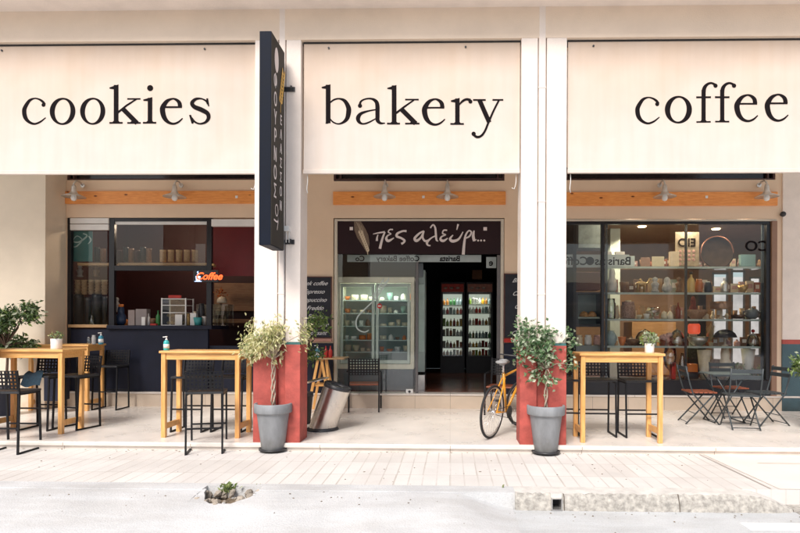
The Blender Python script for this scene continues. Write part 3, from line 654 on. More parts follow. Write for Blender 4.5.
# ------------------------------------------------------------------ boards and wall lamps
def shade_lamp():
    t = thing('wall_lamp', '', 'lamp')
    mb = MB(); mb.tube([(0,-.01,.17),(0,-.06,.20),(0,-.15,.20),(0,-.20,.15),(0,-.20,.09)], .011, 8); mb.lathe([(.03,0),(.03,.015)], (0,0,.17), 12, M=Matrix.Rotation(R(90),3,'X')); build('arm', mb, galv, t)
    mb = MB(); mb.lathe([(.022,.13),(.030,.10),(.034,.05),(.055,.015),(.145,-.025),(.148,-.030),(.05,.006),(.02,.04)], (0,-.20,0), 24); build('lamp_shade', mb, galv, t)
    mb = MB(); mb.lathe([(.001,-.085),(.028,-.075),(.038,-.045),(.030,-.015),(.016,.01)], (0,-.20,0), 16); build('bulb', mb, whitep, t)
    return t
lamp0 = None
for k, (a, b, ya, yb, lps, nm) in enumerate(((66, 257, 191.5, 204, (84, 182), 'cookies kiosk'), (333, 505, 192, 205, (386, 447), 'bakery door'), (560, 776, 192.5, 206, (658, 757), 'coffee window'))):
    pc = (a+b)/2; x0, x1, z0, z1 = x_(a), x_(b), z_(yb, pc), z_(ya, pc)
    mb = MB(); mb.box(-(x1-x0)/2, (x1-x0)/2, -.04, 0, 0, z1-z0)
    one('wooden_board', mb, pine_board, ((x0+x1)/2, YB, z0), 'knotty orange pine board fixed to the wall above the '+nm, 'board', 'pine lamp boards on the wall', bevel=.004)
    for j, lp in enumerate(lps):
        P = (x_(lp), YB-.04, z_(198.5, lp)); lab = 'galvanised gooseneck lamp at the %s end of the board above the %s' % (('left', 'right')[j], nm)
        if nm == 'bakery door': lab = 'galvanised gooseneck lamp on the bakery door board, %s' % ('above the wheat ear' if j == 0 else 'above the end of the script sign')
        if lamp0 is None: lamp0 = shade_lamp(); lamp0.location = P; lamp0.scale = (1.25, 1.25, 1.25); lamp0['label'] = lab; lamp0['group'] = 'galvanised gooseneck wall lamps'
        else: dup(lamp0, P, 0, lab, 'galvanised gooseneck wall lamps')
for px, Yp in ((423, YB), (705, YB), (237, YB)):
    mb = MB(); mb.box(-.022, .022, -.05, -.041, -.022, .022); one('motion_sensor', mb, whitep, (x_(px), YB, z_(197.5, px)), {423: 'small white square plate in the middle of the bakery board', 705: 'small white square plate on the coffee window board', 237: 'small white square plate on the cookies kiosk board'}[px], 'plate', bevel=.004)
mb = MB(); mb.ball((0,-.05,0), .045); mb.lathe([(.03,0),(.03,.03)], (0,0,0), 12, M=Matrix.Rotation(R(90),3,'X')); one('dome_camera', mb, darkpl, (x_(780), YB-.03, z_(215, 780)), 'small black ball camera on the white wall right of window', 'camera')

# ------------------------------------------------------------------ projecting vertical sign
sx0 = X(272, -.55); th = .135
zt_, zb_ = Z(31, -.6, 266), Z(245, -.6, 266)
t = thing('projecting_sign', 'tall navy edged vertical sign box projecting from the left pillar', 'sign', (sx0-th/2, -.05, zb_))
mb = MB(); mb.box(sx0-th, sx0-.004, -.60, -.10, zb_, zt_); build('sign_box', mb, mat('navy_sign_edge', (.006, .009, .018), .6, var=.25, spec=.15), t, world=True, bevel=.005)
mb = MB(); mb.box(sx0-.004, sx0, -.595, -.105, zb_+.01, zt_-.01); build('sign_face', mb, greyp, t, world=True)
for zb in (zt_-.42, zb_+.10):
    mb = MB(); mb.box(sx0-.05, sx0-.02, -.10, .0, zb, zb+.03); mb.box(sx0-.05, sx0+.10, -.012, 0, zb-.01, zb+.045); mb.tube([(sx0+.06, -.03, zb-.01), (sx0+.06, -.03, zb+.05)], .012, 8); build('bracket', mb, darkpl, t, world=True)
    # letters stacked down the face
def vtext(s, y, z0, dz, size, m):
    for k, ch in enumerate(s):
        o = text('letter', ch, size, m, (sx0+.002, y, z0-k*dz), t, rot=(R(90), 0, R(90)), sx=.68, offset=.001)
vtext('ΦΟΥΡΝΟΣ', -.46, zt_-.50, .205, .215, signwhite)
vtext('ΕΛΑΣΣΟΝ', -.24, zt_-.86, .165, .15, signwhite)
p = Pen(0, 0, 1, lambda a, b, e: Vector((sx0+.0022+e, a, b)))
p.disc(-.42, zt_-.24, .075, ry=.14)
p2 = Pen(0, 0, 1, p.tf)
for k in range(9):
    for s in (-1, 1):
        yy, zz = -.25+.012*k, zt_-.66+.045*k; p2.stroke([(yy, zz, .01), (yy+s*.04, zz+.03, .045), (yy+s*.045, zz+.075, .005)])
p2.stroke([(-.28, zt_-.78, .012), (-.22, zt_-.30, .012)]); build('wheat_emblem', p2.mb, gold, t, world=True)
p.ring(-.40, zb_+.42, .06, .07, .045, .055); p.stroke([(-.50, zb_+.30, .02), (-.36, zb_+.30, .02), (-.30, zb_+.42, .02), (-.38, zb_+.20, .015)])
build('emblem', p.mb, signwhite, t, world=True)
mb = MB(); mb.box(X(287, -.02)-.03, X(287, -.02)+.03, -.07, 0, Z(231, -.05), Z(226, -.05)); mb.tube([(X(286, -.02), -.03, Z(231, 0)), (X(286, -.02), -.03, Z(243, 0))], .006, 6); mb.tube([(X(289, -.02), -.03, Z(231, 0)), (X(289, -.02), -.03, Z(243, 0))], .006, 6)
tag(build('junction_box', mb, whitep), 'small white cable box beside the foot of the vertical sign', 'box')
mb = MB(); cxx = X(284, -.01); mb.tube([(cxx, -.012, Z(231, 0)), (cxx+.003, -.012, Z(300, 0)), (cxx-.002, -.012, Z(342, 0))], .005, 6)
tag(build('power_cable', mb, greyceram), 'thin grey cable running down the left pillar below the sign', 'cable')

# ------------------------------------------------------------------ LEFT kiosk
def frame_rects(mb, rects, y0, y1, mi=0):
    for (a, b, c, d) in rects: mb.box(x_(a), x_(b), y0, y1, z_(d, (a+b)/2), z_(c, (a+b)/2), mi)
ki = thing('kiosk_window', 'black framed serving window of the cookies kiosk with maroon interior', 'window', (x_(160), YB+.05, ZI))
mb = MB(); frame_rects(mb, ((66, 69.5, 217.5, 394), (107.5, 113, 217.5, 326), (113, 206, 217.5, 221), (205.5, 210.5, 217.5, 326), (113, 205.5, 265.5, 270.5)), YB+.03, YB+.10); build('frame', mb, blackframe, ki, world=True, bevel=.003)
for (a, b, c, d) in ((69.5, 107.5, 229, 325), (113, 205.5, 221, 265.5)):
    mb = MB(); mb.add([at(a, d, YB+.06), at(b, d, YB+.06), at(b, c, YB+.06), at(a, c, YB+.06)], [(0, 1, 2, 3)]); build('pane', mb, glass_k, ki, world=True)
mb = MB(); frame_rects(mb, ((69.5, 108, 218, 223.5), (69.5, 108, 224.2, 230)), YB+.0, YB+.05); build('blind_box', mb, whitep, ki, world=True, bevel=.006)
mb = MB(); frame_rects(mb, ((113, 205.5, 221, 224),), YB+.055, YB+.075); frame_rects(mb, ((210.5, 262, 219, 226),), YB+.02, YB+.09); build('blind_box', mb, whitep, ki, world=True)
mb = MB(); frame_rects(mb, ((69.5, 207, 329, 394),), YB+.04, YB+.10); build('lower_panel', mb, navy, ki, world=True)
mb = MB(); frame_rects(mb, ((207.2, 270, 346, 394),), YB+.10, YB+.14); build('lower_panel', mb, navy, ki, world=True)
mb = MB(); frame_rects(mb, ((107, 212, 325.5, 329),), YB-.02, YB+.75); build('counter', mb, navy, ki, world=True, bevel=.004)
mb = MB(); frame_rects(mb, ((68, 107, 324.5, 327.5),), YB+.0, YB+.40); build('counter', mb, shelfw, ki, world=True, bevel=.003)
mb = MB(); 
for a, b in ((72, 107.4), (113.2, 205.4)): frame_rects(mb, ((a, b, 262, 264.5),), YB+.14, YB+.45)
build('shelf', mb, shelfw, ki, world=True)
def boxp(name, pxa, pxb, pya, pyb, y, dep, m, label, cat, parent=None, bevel=.004, group=None):
    x0, x1, z0, z1 = X(pxa, y), X(pxb, y), Z(pyb, y, (pxa+pxb)/2), Z(pya, y, (pxa+pxb)/2)
    mb = MB()
    if parent is not None: mb.box(x0, x1, y, y+dep, z0, z1); return build(name, mb, m, parent, world=True, bevel=bevel)
    mb.box((x0-x1)/2, (x1-x0)/2, -dep/2, dep/2, 0, z1-z0)
    return one(name, mb, m, ((x0+x1)/2, y+dep/2, z0), label, cat, group, bevel=bevel)
boxp('wood_panel', 214, 262, 283, 311, 5.05, .04, plank, None, None, ki)
boxp('wood_shelf', 212, 262, 319, 323, 4.8, .3, plank, None, None, ki)
mb = MB(); mb.box(X(210, 4.6), X(264, 4.6), 4.58, 4.62, Z(274.5, 4.6, 235), Z(271.5, 4.6, 235)); build('rail', mb, blackframe, ki, world=True)
for px, py in ((213, 264.5), (256, 278.5)):
    mb = MB(); mb.ball((0,0,0), .025); one('knob_light', mb, brass, (X(px, YB+.02), YB+.02, z_(py, px)), 'small brass knob on the %s of the kiosk frame' % ('black upright' if px == 213 else 'rail near the left pillar'), 'knob')
boxp('red_panel', 211, 262, 226, 276, YB+.62, .03, mat('wine_red_panel', (.16, .014, .020), .5), None, None, ki)
# teal banner with script behind the left pane
t = thing('shop_poster', 'teal poster with pale script letters behind the left kiosk pane', 'poster', (x_(81), YB+.12, z_(262, 80)))
boxp('sheet', 70.5, 92, 231, 261.5, YB+.12, .008, mat('teal_print', (.02, .13, .13), .5), None, None, t, bevel=0)
p = Pen(0, 0, 1, tf_at(YB+.118)); p.stroke([(83, 233.5, .9), (87, 236, 1.6), (79, 242, 1.6), (73, 241, 1.2), (77, 236, .9), (82, 240, 1.2), (77, 246, 1.4), (73, 247, .6)]); p.stroke([(88.5, 236, 1.0), (91, 240, 1.4), (88, 244, .6)])
build('script', p.mb, mat('pale_print', (.35, .48, .46), .6), t, world=True)
# lathe goods
def prof_scale(pr, r, h): return [(a*r, b*h) for a, b in pr]
PR = dict(
 bottle=[(.9,0),(1,.05),(1,.55),(.85,.65),(.35,.78),(.3,.97),(.36,1)],
 jar=[(.9,0),(1,.06),(1,.75),(.8,.82),(.82,.84),(.82,1)],
 cup=[(.7,0),(1,1),(.92,1),(.65,.06)],
 vase=[(.45,0),(.5,.04),(.9,.35),(1,.55),(.7,.8),(.45,.93),(.55,1)],
 cone=[(.5,0),(1,1),(.93,1),(.45,.05)],
 goblet=[(.6,0),(.6,.02),(.1,.06),(.12,.25),(.8,.4),(1,.65),(.75,1)],
 dome=[(1,0),(1,.25),(.93,.5),(.7,.75),(.35,.9),(.1,.93),(.12,1)],
 bowl=[(.4,0),(.45,.06),(.85,.5),(1,1),(.93,.98),(.35,.15)],
 canister=[(1,0),(1,.86),(1.04,.87),(1.04,1)],
 figure=[(.8,0),(.85,.08),(.6,.2),(.75,.42),(.9,.55),(.45,.68),(.4,.72),(.62,.82),(.5,.94),(.1,1)],
 drum=[(1,0),(1,1)], tear=[(.5,0),(.9,.15),(1,.35),(.7,.6),(.35,.85),(.3,1)],
 mug=[(.9,0),(.96,.05),(1,.95),(1,1),(.9,1)],
 pot=[(.72,0),(.95,.85),(1,.86),(1,1),(.9,1)],
 gourd=[(.5,0),(.95,.12),(1,.3),(.8,.5),(.55,.6),(.6,.75),(.5,.9),(.2,1)],
)
def good(name, kind, px, base, wpx, hpx, m, label, cat, y, group=None, cap=None, seg=20):
    s = F/(y+7)*.998; r = wpx/2/s; h = hpx/s; b = at(px, base, y)
    if cap is None:
        mb = MB(); mb.lathe(prof_scale(PR[kind], r, h), (0,0,0), seg); return one(name, mb, m, b, label, cat, group)
    t = thing(name, label, cat, b, 0, group); mb = MB(); mb.lathe(prof_scale(PR[kind], r, h), (0,0,0), seg); build('body', mb, m, t)
    mb = MB(); mb.lathe([(r*.45, h*.93), (r*.45, h*1.06)], (0,0,0), 12); build('lid', mb, cap, t); return t
# canisters along the high shelf
for k, px in enumerate((97, 103, 119, 126, 131, 137, 143, 149)):
    good('coffee_canister', 'canister', px, 262, 5.2, 15-(k % 3)*1.5, [darkpl, brownc, maroon][k % 3], 'dark coffee canister in the row on the high kiosk shelf', 'canister', YB+.3, 'coffee canisters on the high kiosk shelf')
for px in (78, 84.5, 91.5, 98, 104.5):
    b = at(px, 294.5, YB+.22); mb = MB(); h0 = 0; 
    for i in range(5): mb.lathe([(.042, h0), (.052, h0+.05), (.054, h0+.05), (.054, h0+.056)], (0,0,0), 14); h0 += .05
    one('paper_cup_stack', mb, mat('kraft_paper', (.48, .34, .20), .8, var=.3, scale=30), b, 'stack of kraft paper cups on top of a coffee hopper', 'paper cups', 'stacks of kraft paper cups in the kiosk')
for k, (px, w_, h_) in enumerate(((79, 9, 31), (88, 6, 28), (97, 9, 31), (105, 5, 29))):
    good('coffee_grinder', 'canister', px, 325, w_, h_, darkpl, 'black coffee bean hopper on the wooden kiosk sill', 'grinder', YB+.22, 'black bean hoppers behind the left kiosk pane')
good('glass_jar', 'jar', 95, 262.3-38, .1, .1, glass_s, 'x', 'jar', YB+.22) if False else None
for px, m, l in ((80, greyceram, 'silver figurine on the cups at the left kiosk pane'), (96, brownc, 'brown figurine above the cups at the left kiosk pane')):
    good('figurine', 'figure', px, 277, 7, 12, m, l, 'figurine', YB+.35)
good('glass_carafe', 'tear', 92, 325, 5, 10, glass_s, 'small glass carafe between the bean hoppers on the sill', 'carafe', YB+.1)
# countertop goods
t = thing('display_case', 'small glass countertop case with white frame and red label', 'display case', at(173, 325.5, YB+.3))
x0, x1, z0, z1 = X(161, YB+.2), X(186, YB+.2), Z(325.5, YB+.2, 173), Z(298, YB+.2, 173)
mb = MB()
for xx in (x0, x1-.02):
    for yy in (YB+.2, YB+.5): mb.box(xx, xx+.02, yy, yy+.02, z0, z1)
for zz in (z0, z1-.02, z0+.22, z0+.35): mb.box(x0+.02, x1-.02, YB+.2, YB+.52, zz, zz+.012)
build('frame', mb, whitep, t, world=True)
mb = MB(); mb.box(x0+.021, x1-.021, YB+.203, YB+.206, z0+.02, z1-.02); build('pane', mb, glass_s, t, world=True)
mb = MB(); mb.box(x0+.12, x1-.10, YB+.22, YB+.24, z1, z1+.05); build('label_plate', mb, redc, t, world=True)
mb = MB()
for i in range(9): mb.ball((x0+.07+.07*(i % 5), YB+.33, z0+.05+.13*(i//5)), .03)
build('pastry', mb, brass, t, world=True)
good('kettle', 'gourd', 121, 325.3, 11, 20, mat('dark_blue_enamel', (.02, .04, .09), .3), 'dark blue kettle on the kiosk counter beside the grey box', 'kettle', YB+.25, cap=orangec)
boxp('napkin_box', 128, 134.5, 310, 325.3, YB+.22, .12, mat('grey_card', (.30, .24, .22), .7), 'grey brown carton beside the kettle on the kiosk counter', 'box')
boxp('cash_register', 135.5, 146.5, 309, 325.3, YB+.22, .14, mat('grey_plastic', (.26, .22, .21), .5), 'grey cash register box in the middle of the kiosk counter', 'register')
boxp('price_card', 141.5, 145, 317, 325.3, YB+.15, .01, paper, 'small white price card before the grey register', 'card', bevel=0)
boxp('price_card', 175, 182, 314.5, 325.3, YB+.12, .01, paper, 'white printed card standing before the glass countertop case', 'card', bevel=0)
boxp('leaflet', 150, 156, 323.5, 325.3, YB+.12, .06, redc, 'flat red leaflet on the kiosk counter left of the case', 'leaflet', bevel=0)
boxp('leaflet_holder', 190, 196, 313, 325.3, YB+.14, .05, paper, 'white leaflet holder near the right end of the kiosk counter', 'holder')
good('teal_cup', 'cup', 198, 325.3, 9, 8, mat('teal_glaze', (.05, .32, .32), .4), 'teal paper cup at the right end of the kiosk counter', 'cup', YB+.12)
good('cream_jug', 'vase', 195, 325.3, 6, 14, creamc, 'cream jug behind the leaflet holder on the kiosk counter', 'jug', YB+.3)
good('coffee_press', 'jar', 201.5, 325.3, 6, 22, darkpl, 'tall black coffee press at the far end of kiosk counter', 'coffee press', YB+.4)
good('figurine', 'figure', 117, 312, 6, 15, greyceram, 'grey figurine at the left end behind the kettle', 'figurine', YB+.5)
boxp('cake_box', 196, 228, 304, 327, 4.0, .3, glass_s, 'clear cake case standing at the back under the wood panel', 'case')
good('lemon_squeezer', 'dome', 222, 303, 10, 7, creamc, 'cream domed squeezer on the clear cake case', 'squeezer', 4.1)
t = thing('flower_vase', 'bunch of orange flowers beside the plank panel inside the kiosk', 'flowers', at(221, 300, 4.3))
mb = MB(); mb.lathe([(.02, -.1), (.03, 0), (.02, .04)], (0,0,0), 10); build('vase', mb, glass_s, t)
mb = MB()
for i in range(60): mb.leaf(Vector((random.gauss(0, .05), random.gauss(0, .04), .1+random.gauss(0, .05))), Vector((random.gauss(0,1), random.gauss(0,1), random.random())), .05, .03)
build('blossom', mb, leafmat('orange_petal', (.35, .06, .01), (.6, .18, .03), .3), t)
for px, w_, h_, k_, m, l in ((115.5, 4, 9, 'bottle', mat('amber_glass', (.35, .12, .02), .2), 'small amber syrup bottle at the left end of the kiosk counter'), (126, 5, 6, 'cup', orangec, 'orange espresso cup right of the blue kettle'), (148.5, 3.5, 12, 'bottle', whitep, 'slim white bottle right of the grey register'), (153, 6, 7, 'bowl', brownc, 'small brown bowl behind the red leaflet'), (158, 4, 15, 'bottle', mat('green_glass', (.05, .22, .06), .2), 'green syrup bottle left of the glass countertop case'), (188, 4, 12, 'jar', brass, 'brass shaker right of the glass countertop case'), (204, 4, 9, 'cup', whitep, 'white mug by the black upright of the kiosk')):
    good('counter_item' if False else l.split()[-1] if False else {'bottle': 'syrup_bottle', 'cup': 'small_cup', 'bowl': 'sugar_bowl', 'jar': 'shaker'}[k_], k_, px, 325.3, w_, h_, m, l, {'bottle': 'bottle', 'cup': 'cup', 'bowl': 'bowl', 'jar': 'shaker'}[k_], YB+.28)
for px in (163, 171, 179, 187, 195):
    good('stacked_cups', 'canister', px, 262, 6, 9+(px % 4), mat('kraft_paper', (.48, .34, .20)) if px % 2 else creamc, 'stack of cups at the right end of the high kiosk shelf', 'cups', YB+.3, 'cup stacks on the right of the high kiosk shelf')
# neon coffee sign
t = thing('neon_sign', 'glowing orange Coffee sign with blue white cup on dark plate', 'sign', at(205, 276, YB-.01))
boxp('back_plate', 193, 218, 270, 282, YB-.01, .015, darkpl, None, None, t)
text('lettering', 'Coffee', .17, emis('neon_orange', (1.0, .13, .03), 1.9), at(208.5, 276.5, YB-.02), t, shear=.35, sx=1.0, offset=.004)
p = Pen(0, 0, 1, tf_at(YB-.018)); p.poly([(195.5, 276), (200.5, 276), (200, 281), (196, 281)]); p.stroke([(197, 274.8, .8), (198.5, 273.5, .9), (197.3, 272.2, .8), (198.5, 271.3, .5)]); p.stroke([(194.5, 281.4, .7), (201.6, 281.4, .7)], sm=False)
build('cup_icon', p.mb, emis('neon_blue_white', (.5, .65, 1.0), 1.6), t, world=True)

# ------------------------------------------------------------------ CENTRE shopfront
sf = thing('shop_entrance', 'cream framed glass shopfront with open doorway under the script sign', 'shopfront', (x_(418), YB, ZI))
mb = MB(); frame_rects(mb, ((334, 337, 219, 396), (500.5, 503.5, 219, 396), (337, 500.5, 219, 221)), YB+.0, YB+.08); build('frame', mb, creamfr, sf, world=True, bevel=.003)
mb = MB(); frame_rects(mb, ((497, 500.5, 255, 395), (415.5, 418, 262, 395)), YB+.02, YB+.09); build('mullion', mb, mat('grey_aluminium', (.14, .13, .13), .4), sf, world=True)
mb = MB(); mb.add([at(337, 395, YB+.05), at(415.5, 395, YB+.05), at(415.5, 254, YB+.05), at(337, 254, YB+.05)], [(0,1,2,3)]); build('pane', mb, glass, sf, world=True)
t = thing('shop_sign', 'dark brown fascia sign with white Greek script and wheat ear', 'sign', (x_(418), YB+.02, z_(254)))
boxp('sign_panel', 337.4, 500.2, 221.2, 254, YB+.015, .02, banner, None, None, t, bevel=0)
w = Pen(345, 218, 10.667, tf_at(YB+.012)); S = w.stroke
S([(298,172,7),(350,160,14),(425,148,18)]); S([(352,178,10),(342,210,18),(340,245,24)]); S([(425,150,16),(402,210,22),(385,270,26),(372,328,28)])
S([(512,124,16),(478,124,14),(462,150,14),(490,170,12),(455,188,16),(440,222,26),(465,244,28),(522,212,10)])
S([(656,140,24),(615,140,20),(560,165,24),(552,195,26),(600,215,22),(634,240,24),(625,262,20),(600,276,24)])
w.rect(50, 95, 85, 130)
w.ox, w.oy, w.sc = 405, 218, 9.41
S([(178,122,14),(135,145,18),(92,190,24),(108,214,26),(148,185,18),(178,124,14)]); S([(178,122,14),(166,180,18),(188,216,20),(218,208,12)])
S([(238,94,14),(264,64,14),(284,92,18),(290,150,20),(296,205,18),(312,218,8)]); S([(286,168,12),(245,190,14),(208,228,22),(215,255,16),(240,260,14)])
S([(396,116,14),(364,116,13),(354,145,13),(382,158,11),(345,175,14),(334,202,22),(362,215,24),(402,190,9)])
S([(452,160,10),(424,196,22),(450,218,28),(505,198,20),(546,130,9)]); S([(500,58,18),(487,112,8)])
S([(548,345,28),(556,250,24),(570,165,18),(600,120,13),(625,135,16),(606,172,16),(572,190,12)])
S([(650,118,12),(642,170,26),(652,218,26)]); S([(652,215,14),(672,200,6)])
for x in (688, 716, 746): w.disc(x, 212, 9)
w.rect(738, 86, 771, 118)
build('lettering', w.mb, signwhite, t, world=True)
w = Pen(345, 218, 10.667, tf_at(YB+.0125)); w.poly([(95,34),(168,34),(215,110),(248,180),(262,270),(250,362),(242,385),(190,300),(130,210),(100,130)])
for k in range(9):
    a = k/8; cx, cy = 165+a*75, 155+a*190
    for s in (-1, 1): w.stroke([(cx, cy+18, 4), (cx+s*15*(1-a*.4)+3, cy, 20*(1-a*.3)), (cx+s*12-2, cy-26, 3)], mi=1)
for k in range(6): w.stroke([(170+k*9, 150+k*26, 3), (120+k*17, 40+k*12, 2)], mi=1, sm=False) if k < 5 else None
w.stroke([(240,345,9),(243,392,6)], mi=1, sm=False)
build('wheat_ear', w.mb, [husk, wheat], t, world=True)
# pale strip with mirrored lettering, painting in the reflection of the shop opposite
def reflection_strip(pxa, pxb, pya, pyb, y, s, size, label, dots=None):
    t = thing('painted_reflection', label, 'reflection', at((pxa+pxb)/2, pyb, y)); boxp('strip', pxa, pxb, pya, pyb, y, .01, mat('pale_reflection_paint', (.50, .56, .55), .8), None, None, t, bevel=0)
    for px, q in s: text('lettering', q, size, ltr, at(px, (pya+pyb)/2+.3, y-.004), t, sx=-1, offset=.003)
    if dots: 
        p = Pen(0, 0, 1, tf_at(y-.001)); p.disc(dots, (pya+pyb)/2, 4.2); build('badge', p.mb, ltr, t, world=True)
reflection_strip(347, 481, 255, 262, YB+.25, ((450, 'Barista'), (398, 'Coffee Bakery'), (360, 'Co')), .13, 'pale painted reflection strip with reversed lettering above the bakery door')
reflection_strip(486, 496, 257, 268, YB+.25, ((491, 'e'),), .16, 'end scrap of pale painted reflection at the right door edge')
# pastry display fridge
yf = 3.45; sF = F/(yf+7)
t = thing('pastry_fridge', 'wide cream upright pastry fridge with two glass doors behind the window', 'fridge', at(375, 392, yf))
fx = lambda px: X(px, yf); fz = lambda py: Z(py, yf, 375)
mb = MB(); 
for (a, b, c, d) in ((337, 414, 277, 283), (337, 340, 283, 364), (410.5, 414, 283, 364), (337, 414, 364, 369)): mb.box(fx(a), fx(b), yf, yf+.65, fz(d), fz(c))
build('cabinet', mb, fridge_cream, t, world=True, bevel=.005)
mb = MB(); mb.box(fx(338), fx(413), yf+.02, yf+.65, ZI, fz(369)); build('base', mb, fridge_grey, t, world=True)
mb = MB(); mb.box(fx(340), fx(410.5), yf+.62, yf+.64, fz(364), fz(283)); build('lining', mb, fridge_in, t, world=True)
for a, b in ((340.5, 374.5), (376, 410)):
    mb = MB()
    for (p0, p1, q0, q1) in ((a, a+2.6, 283.5, 363.5), (b-2.6, b, 283.5, 363.5), (a+2.6, b-2.6, 283.5, 287), (a+2.6, b-2.6, 360, 363.5)): mb.box(fx(p0), fx(p1), yf-.02, yf+.02, fz(q1), fz(q0))
    d = build('door', mb, mat('pale_green_door_frame', (.62, .70, .62), .4), t, world=True, bevel=.003)
    inv = t.location; mb = MB(); mb.add([at(a+2.6, 360, yf), at(b-2.6, 360, yf), at(b-2.6, 287, yf), at(a+2.6, 287, yf)], [(0,1,2,3)])
    g = build('glass', mb, glass_f, t, world=True)
for k, py in enumerate((300, 313, 326, 340, 352)):
    mb = MB(); mb.box(fx(340.5), fx(410), yf+.08, yf+.6, fz(py+.8), fz(py)); build('shelf', mb, mat('shelf_wire', (.50, .60, .58), .4), t, world=True)
rr = random.Random(3); names = [('cake', creamc), ('pastry_tray', orangec), ('dessert_cup', whitep), ('chocolate_cake', brownc), ('cream_cup', creamc)]
for k, py in enumerate((300, 313, 326, 340, 352)):
    px = 344.5
    while px < 408:
        if 371 < px < 379: px = 379.5
        nm, m = names[rr.randrange(5)]; w_ = rr.uniform(4, 7.5); h_ = rr.uniform(3, 7.5)
        if m is brownc and rr.random() < .5: m = mat('mint_box_card', (.30, .48, .42), .6)
        kind = rr.choice(['cup', 'drum', 'dome', 'bowl']); lab = '%s on the %s shelf of the wide pastry fridge' % ({'cake':'pale round cake','pastry_tray':'orange topped pastry','dessert_cup':'white dessert tub','chocolate_cake':'dark dessert portion','cream_cup':'cream dessert cup'}[nm], ['top','second','middle','fourth','bottom'][k])
        good(nm, kind, px+w_/2, py, w_, h_, m, lab, 'dessert', yf+.2+rr.uniform(0, .15), 'desserts on the %s shelf of the pastry fridge' % ['top','second','middle','fourth','bottom'][k], seg=12); px += w_+rr.uniform(.8, 2.5)
# etched wheat drawing + small stickers on the pane
p = Pen(0, 0, 1, tf_at(YB+.046)); p.stroke([(385, 283, .5), (378, 296, 1.1), (366, 308, 1.2), (357, 318, 1.3), (357, 328, 1.3), (364, 332, 1.2), (369, 330, .8)])
for k in range(7):
    cx, cy = 374+k*1.7, 299-k*2.7
    for s in (-1, 1): p.stroke([(cx, cy, .4), (cx+s*2.2+1, cy-1.5, 1.5), (cx+s*2.4+2, cy-5, .3)])
tag(build('window_decal', p.mb, mat('etched_white', (.58, .66, .62), .8)), 'white curved wheat drawing stuck on the entrance window', 'decal')
p = Pen(0, 0, 1, tf_at(YB+.044)); p.disc(379.5, 306, 2.6, mi=0); p.rect(378, 305.4, 381, 306.6, mi=1)
tag(build('warning_sticker', p.mb, [redc, whitep]), 'small round red sticker with white bar on the entrance window', 'sticker')
p = Pen(0, 0, 1, tf_at(YB+.044)); p.rect(406, 389, 413, 394, mi=1); p.disc(409.5, 391.6, 1.3, mi=0)
tag(build('notice_sticker', p.mb, [darkpl, whitep]), 'small white notice sticker at the bottom of the entrance window', 'sticker')
# slim cooler beside it
t = thing('slim_cooler', 'narrow pale glass cooler standing just inside the doorway', 'cooler', at(420, 395, 3.5))
boxp('cabinet', 418.2, 425, 270, 372, 3.7, .5, mat('pale_cooler', (.34, .42, .40), .4), None, None, t); boxp('side_glass', 418.6, 424.4, 284, 352, 3.68, .012, mat('pale_cooler_glass', (.42, .54, .50), .15), None, None, t)
boxp('vent', 418.2, 425, 375, 391, 3.7, .5, galv, None, None, t); boxp('hinge_block', 418, 423, 263, 277, 3.6, .05, fridge_grey, None, None, t)
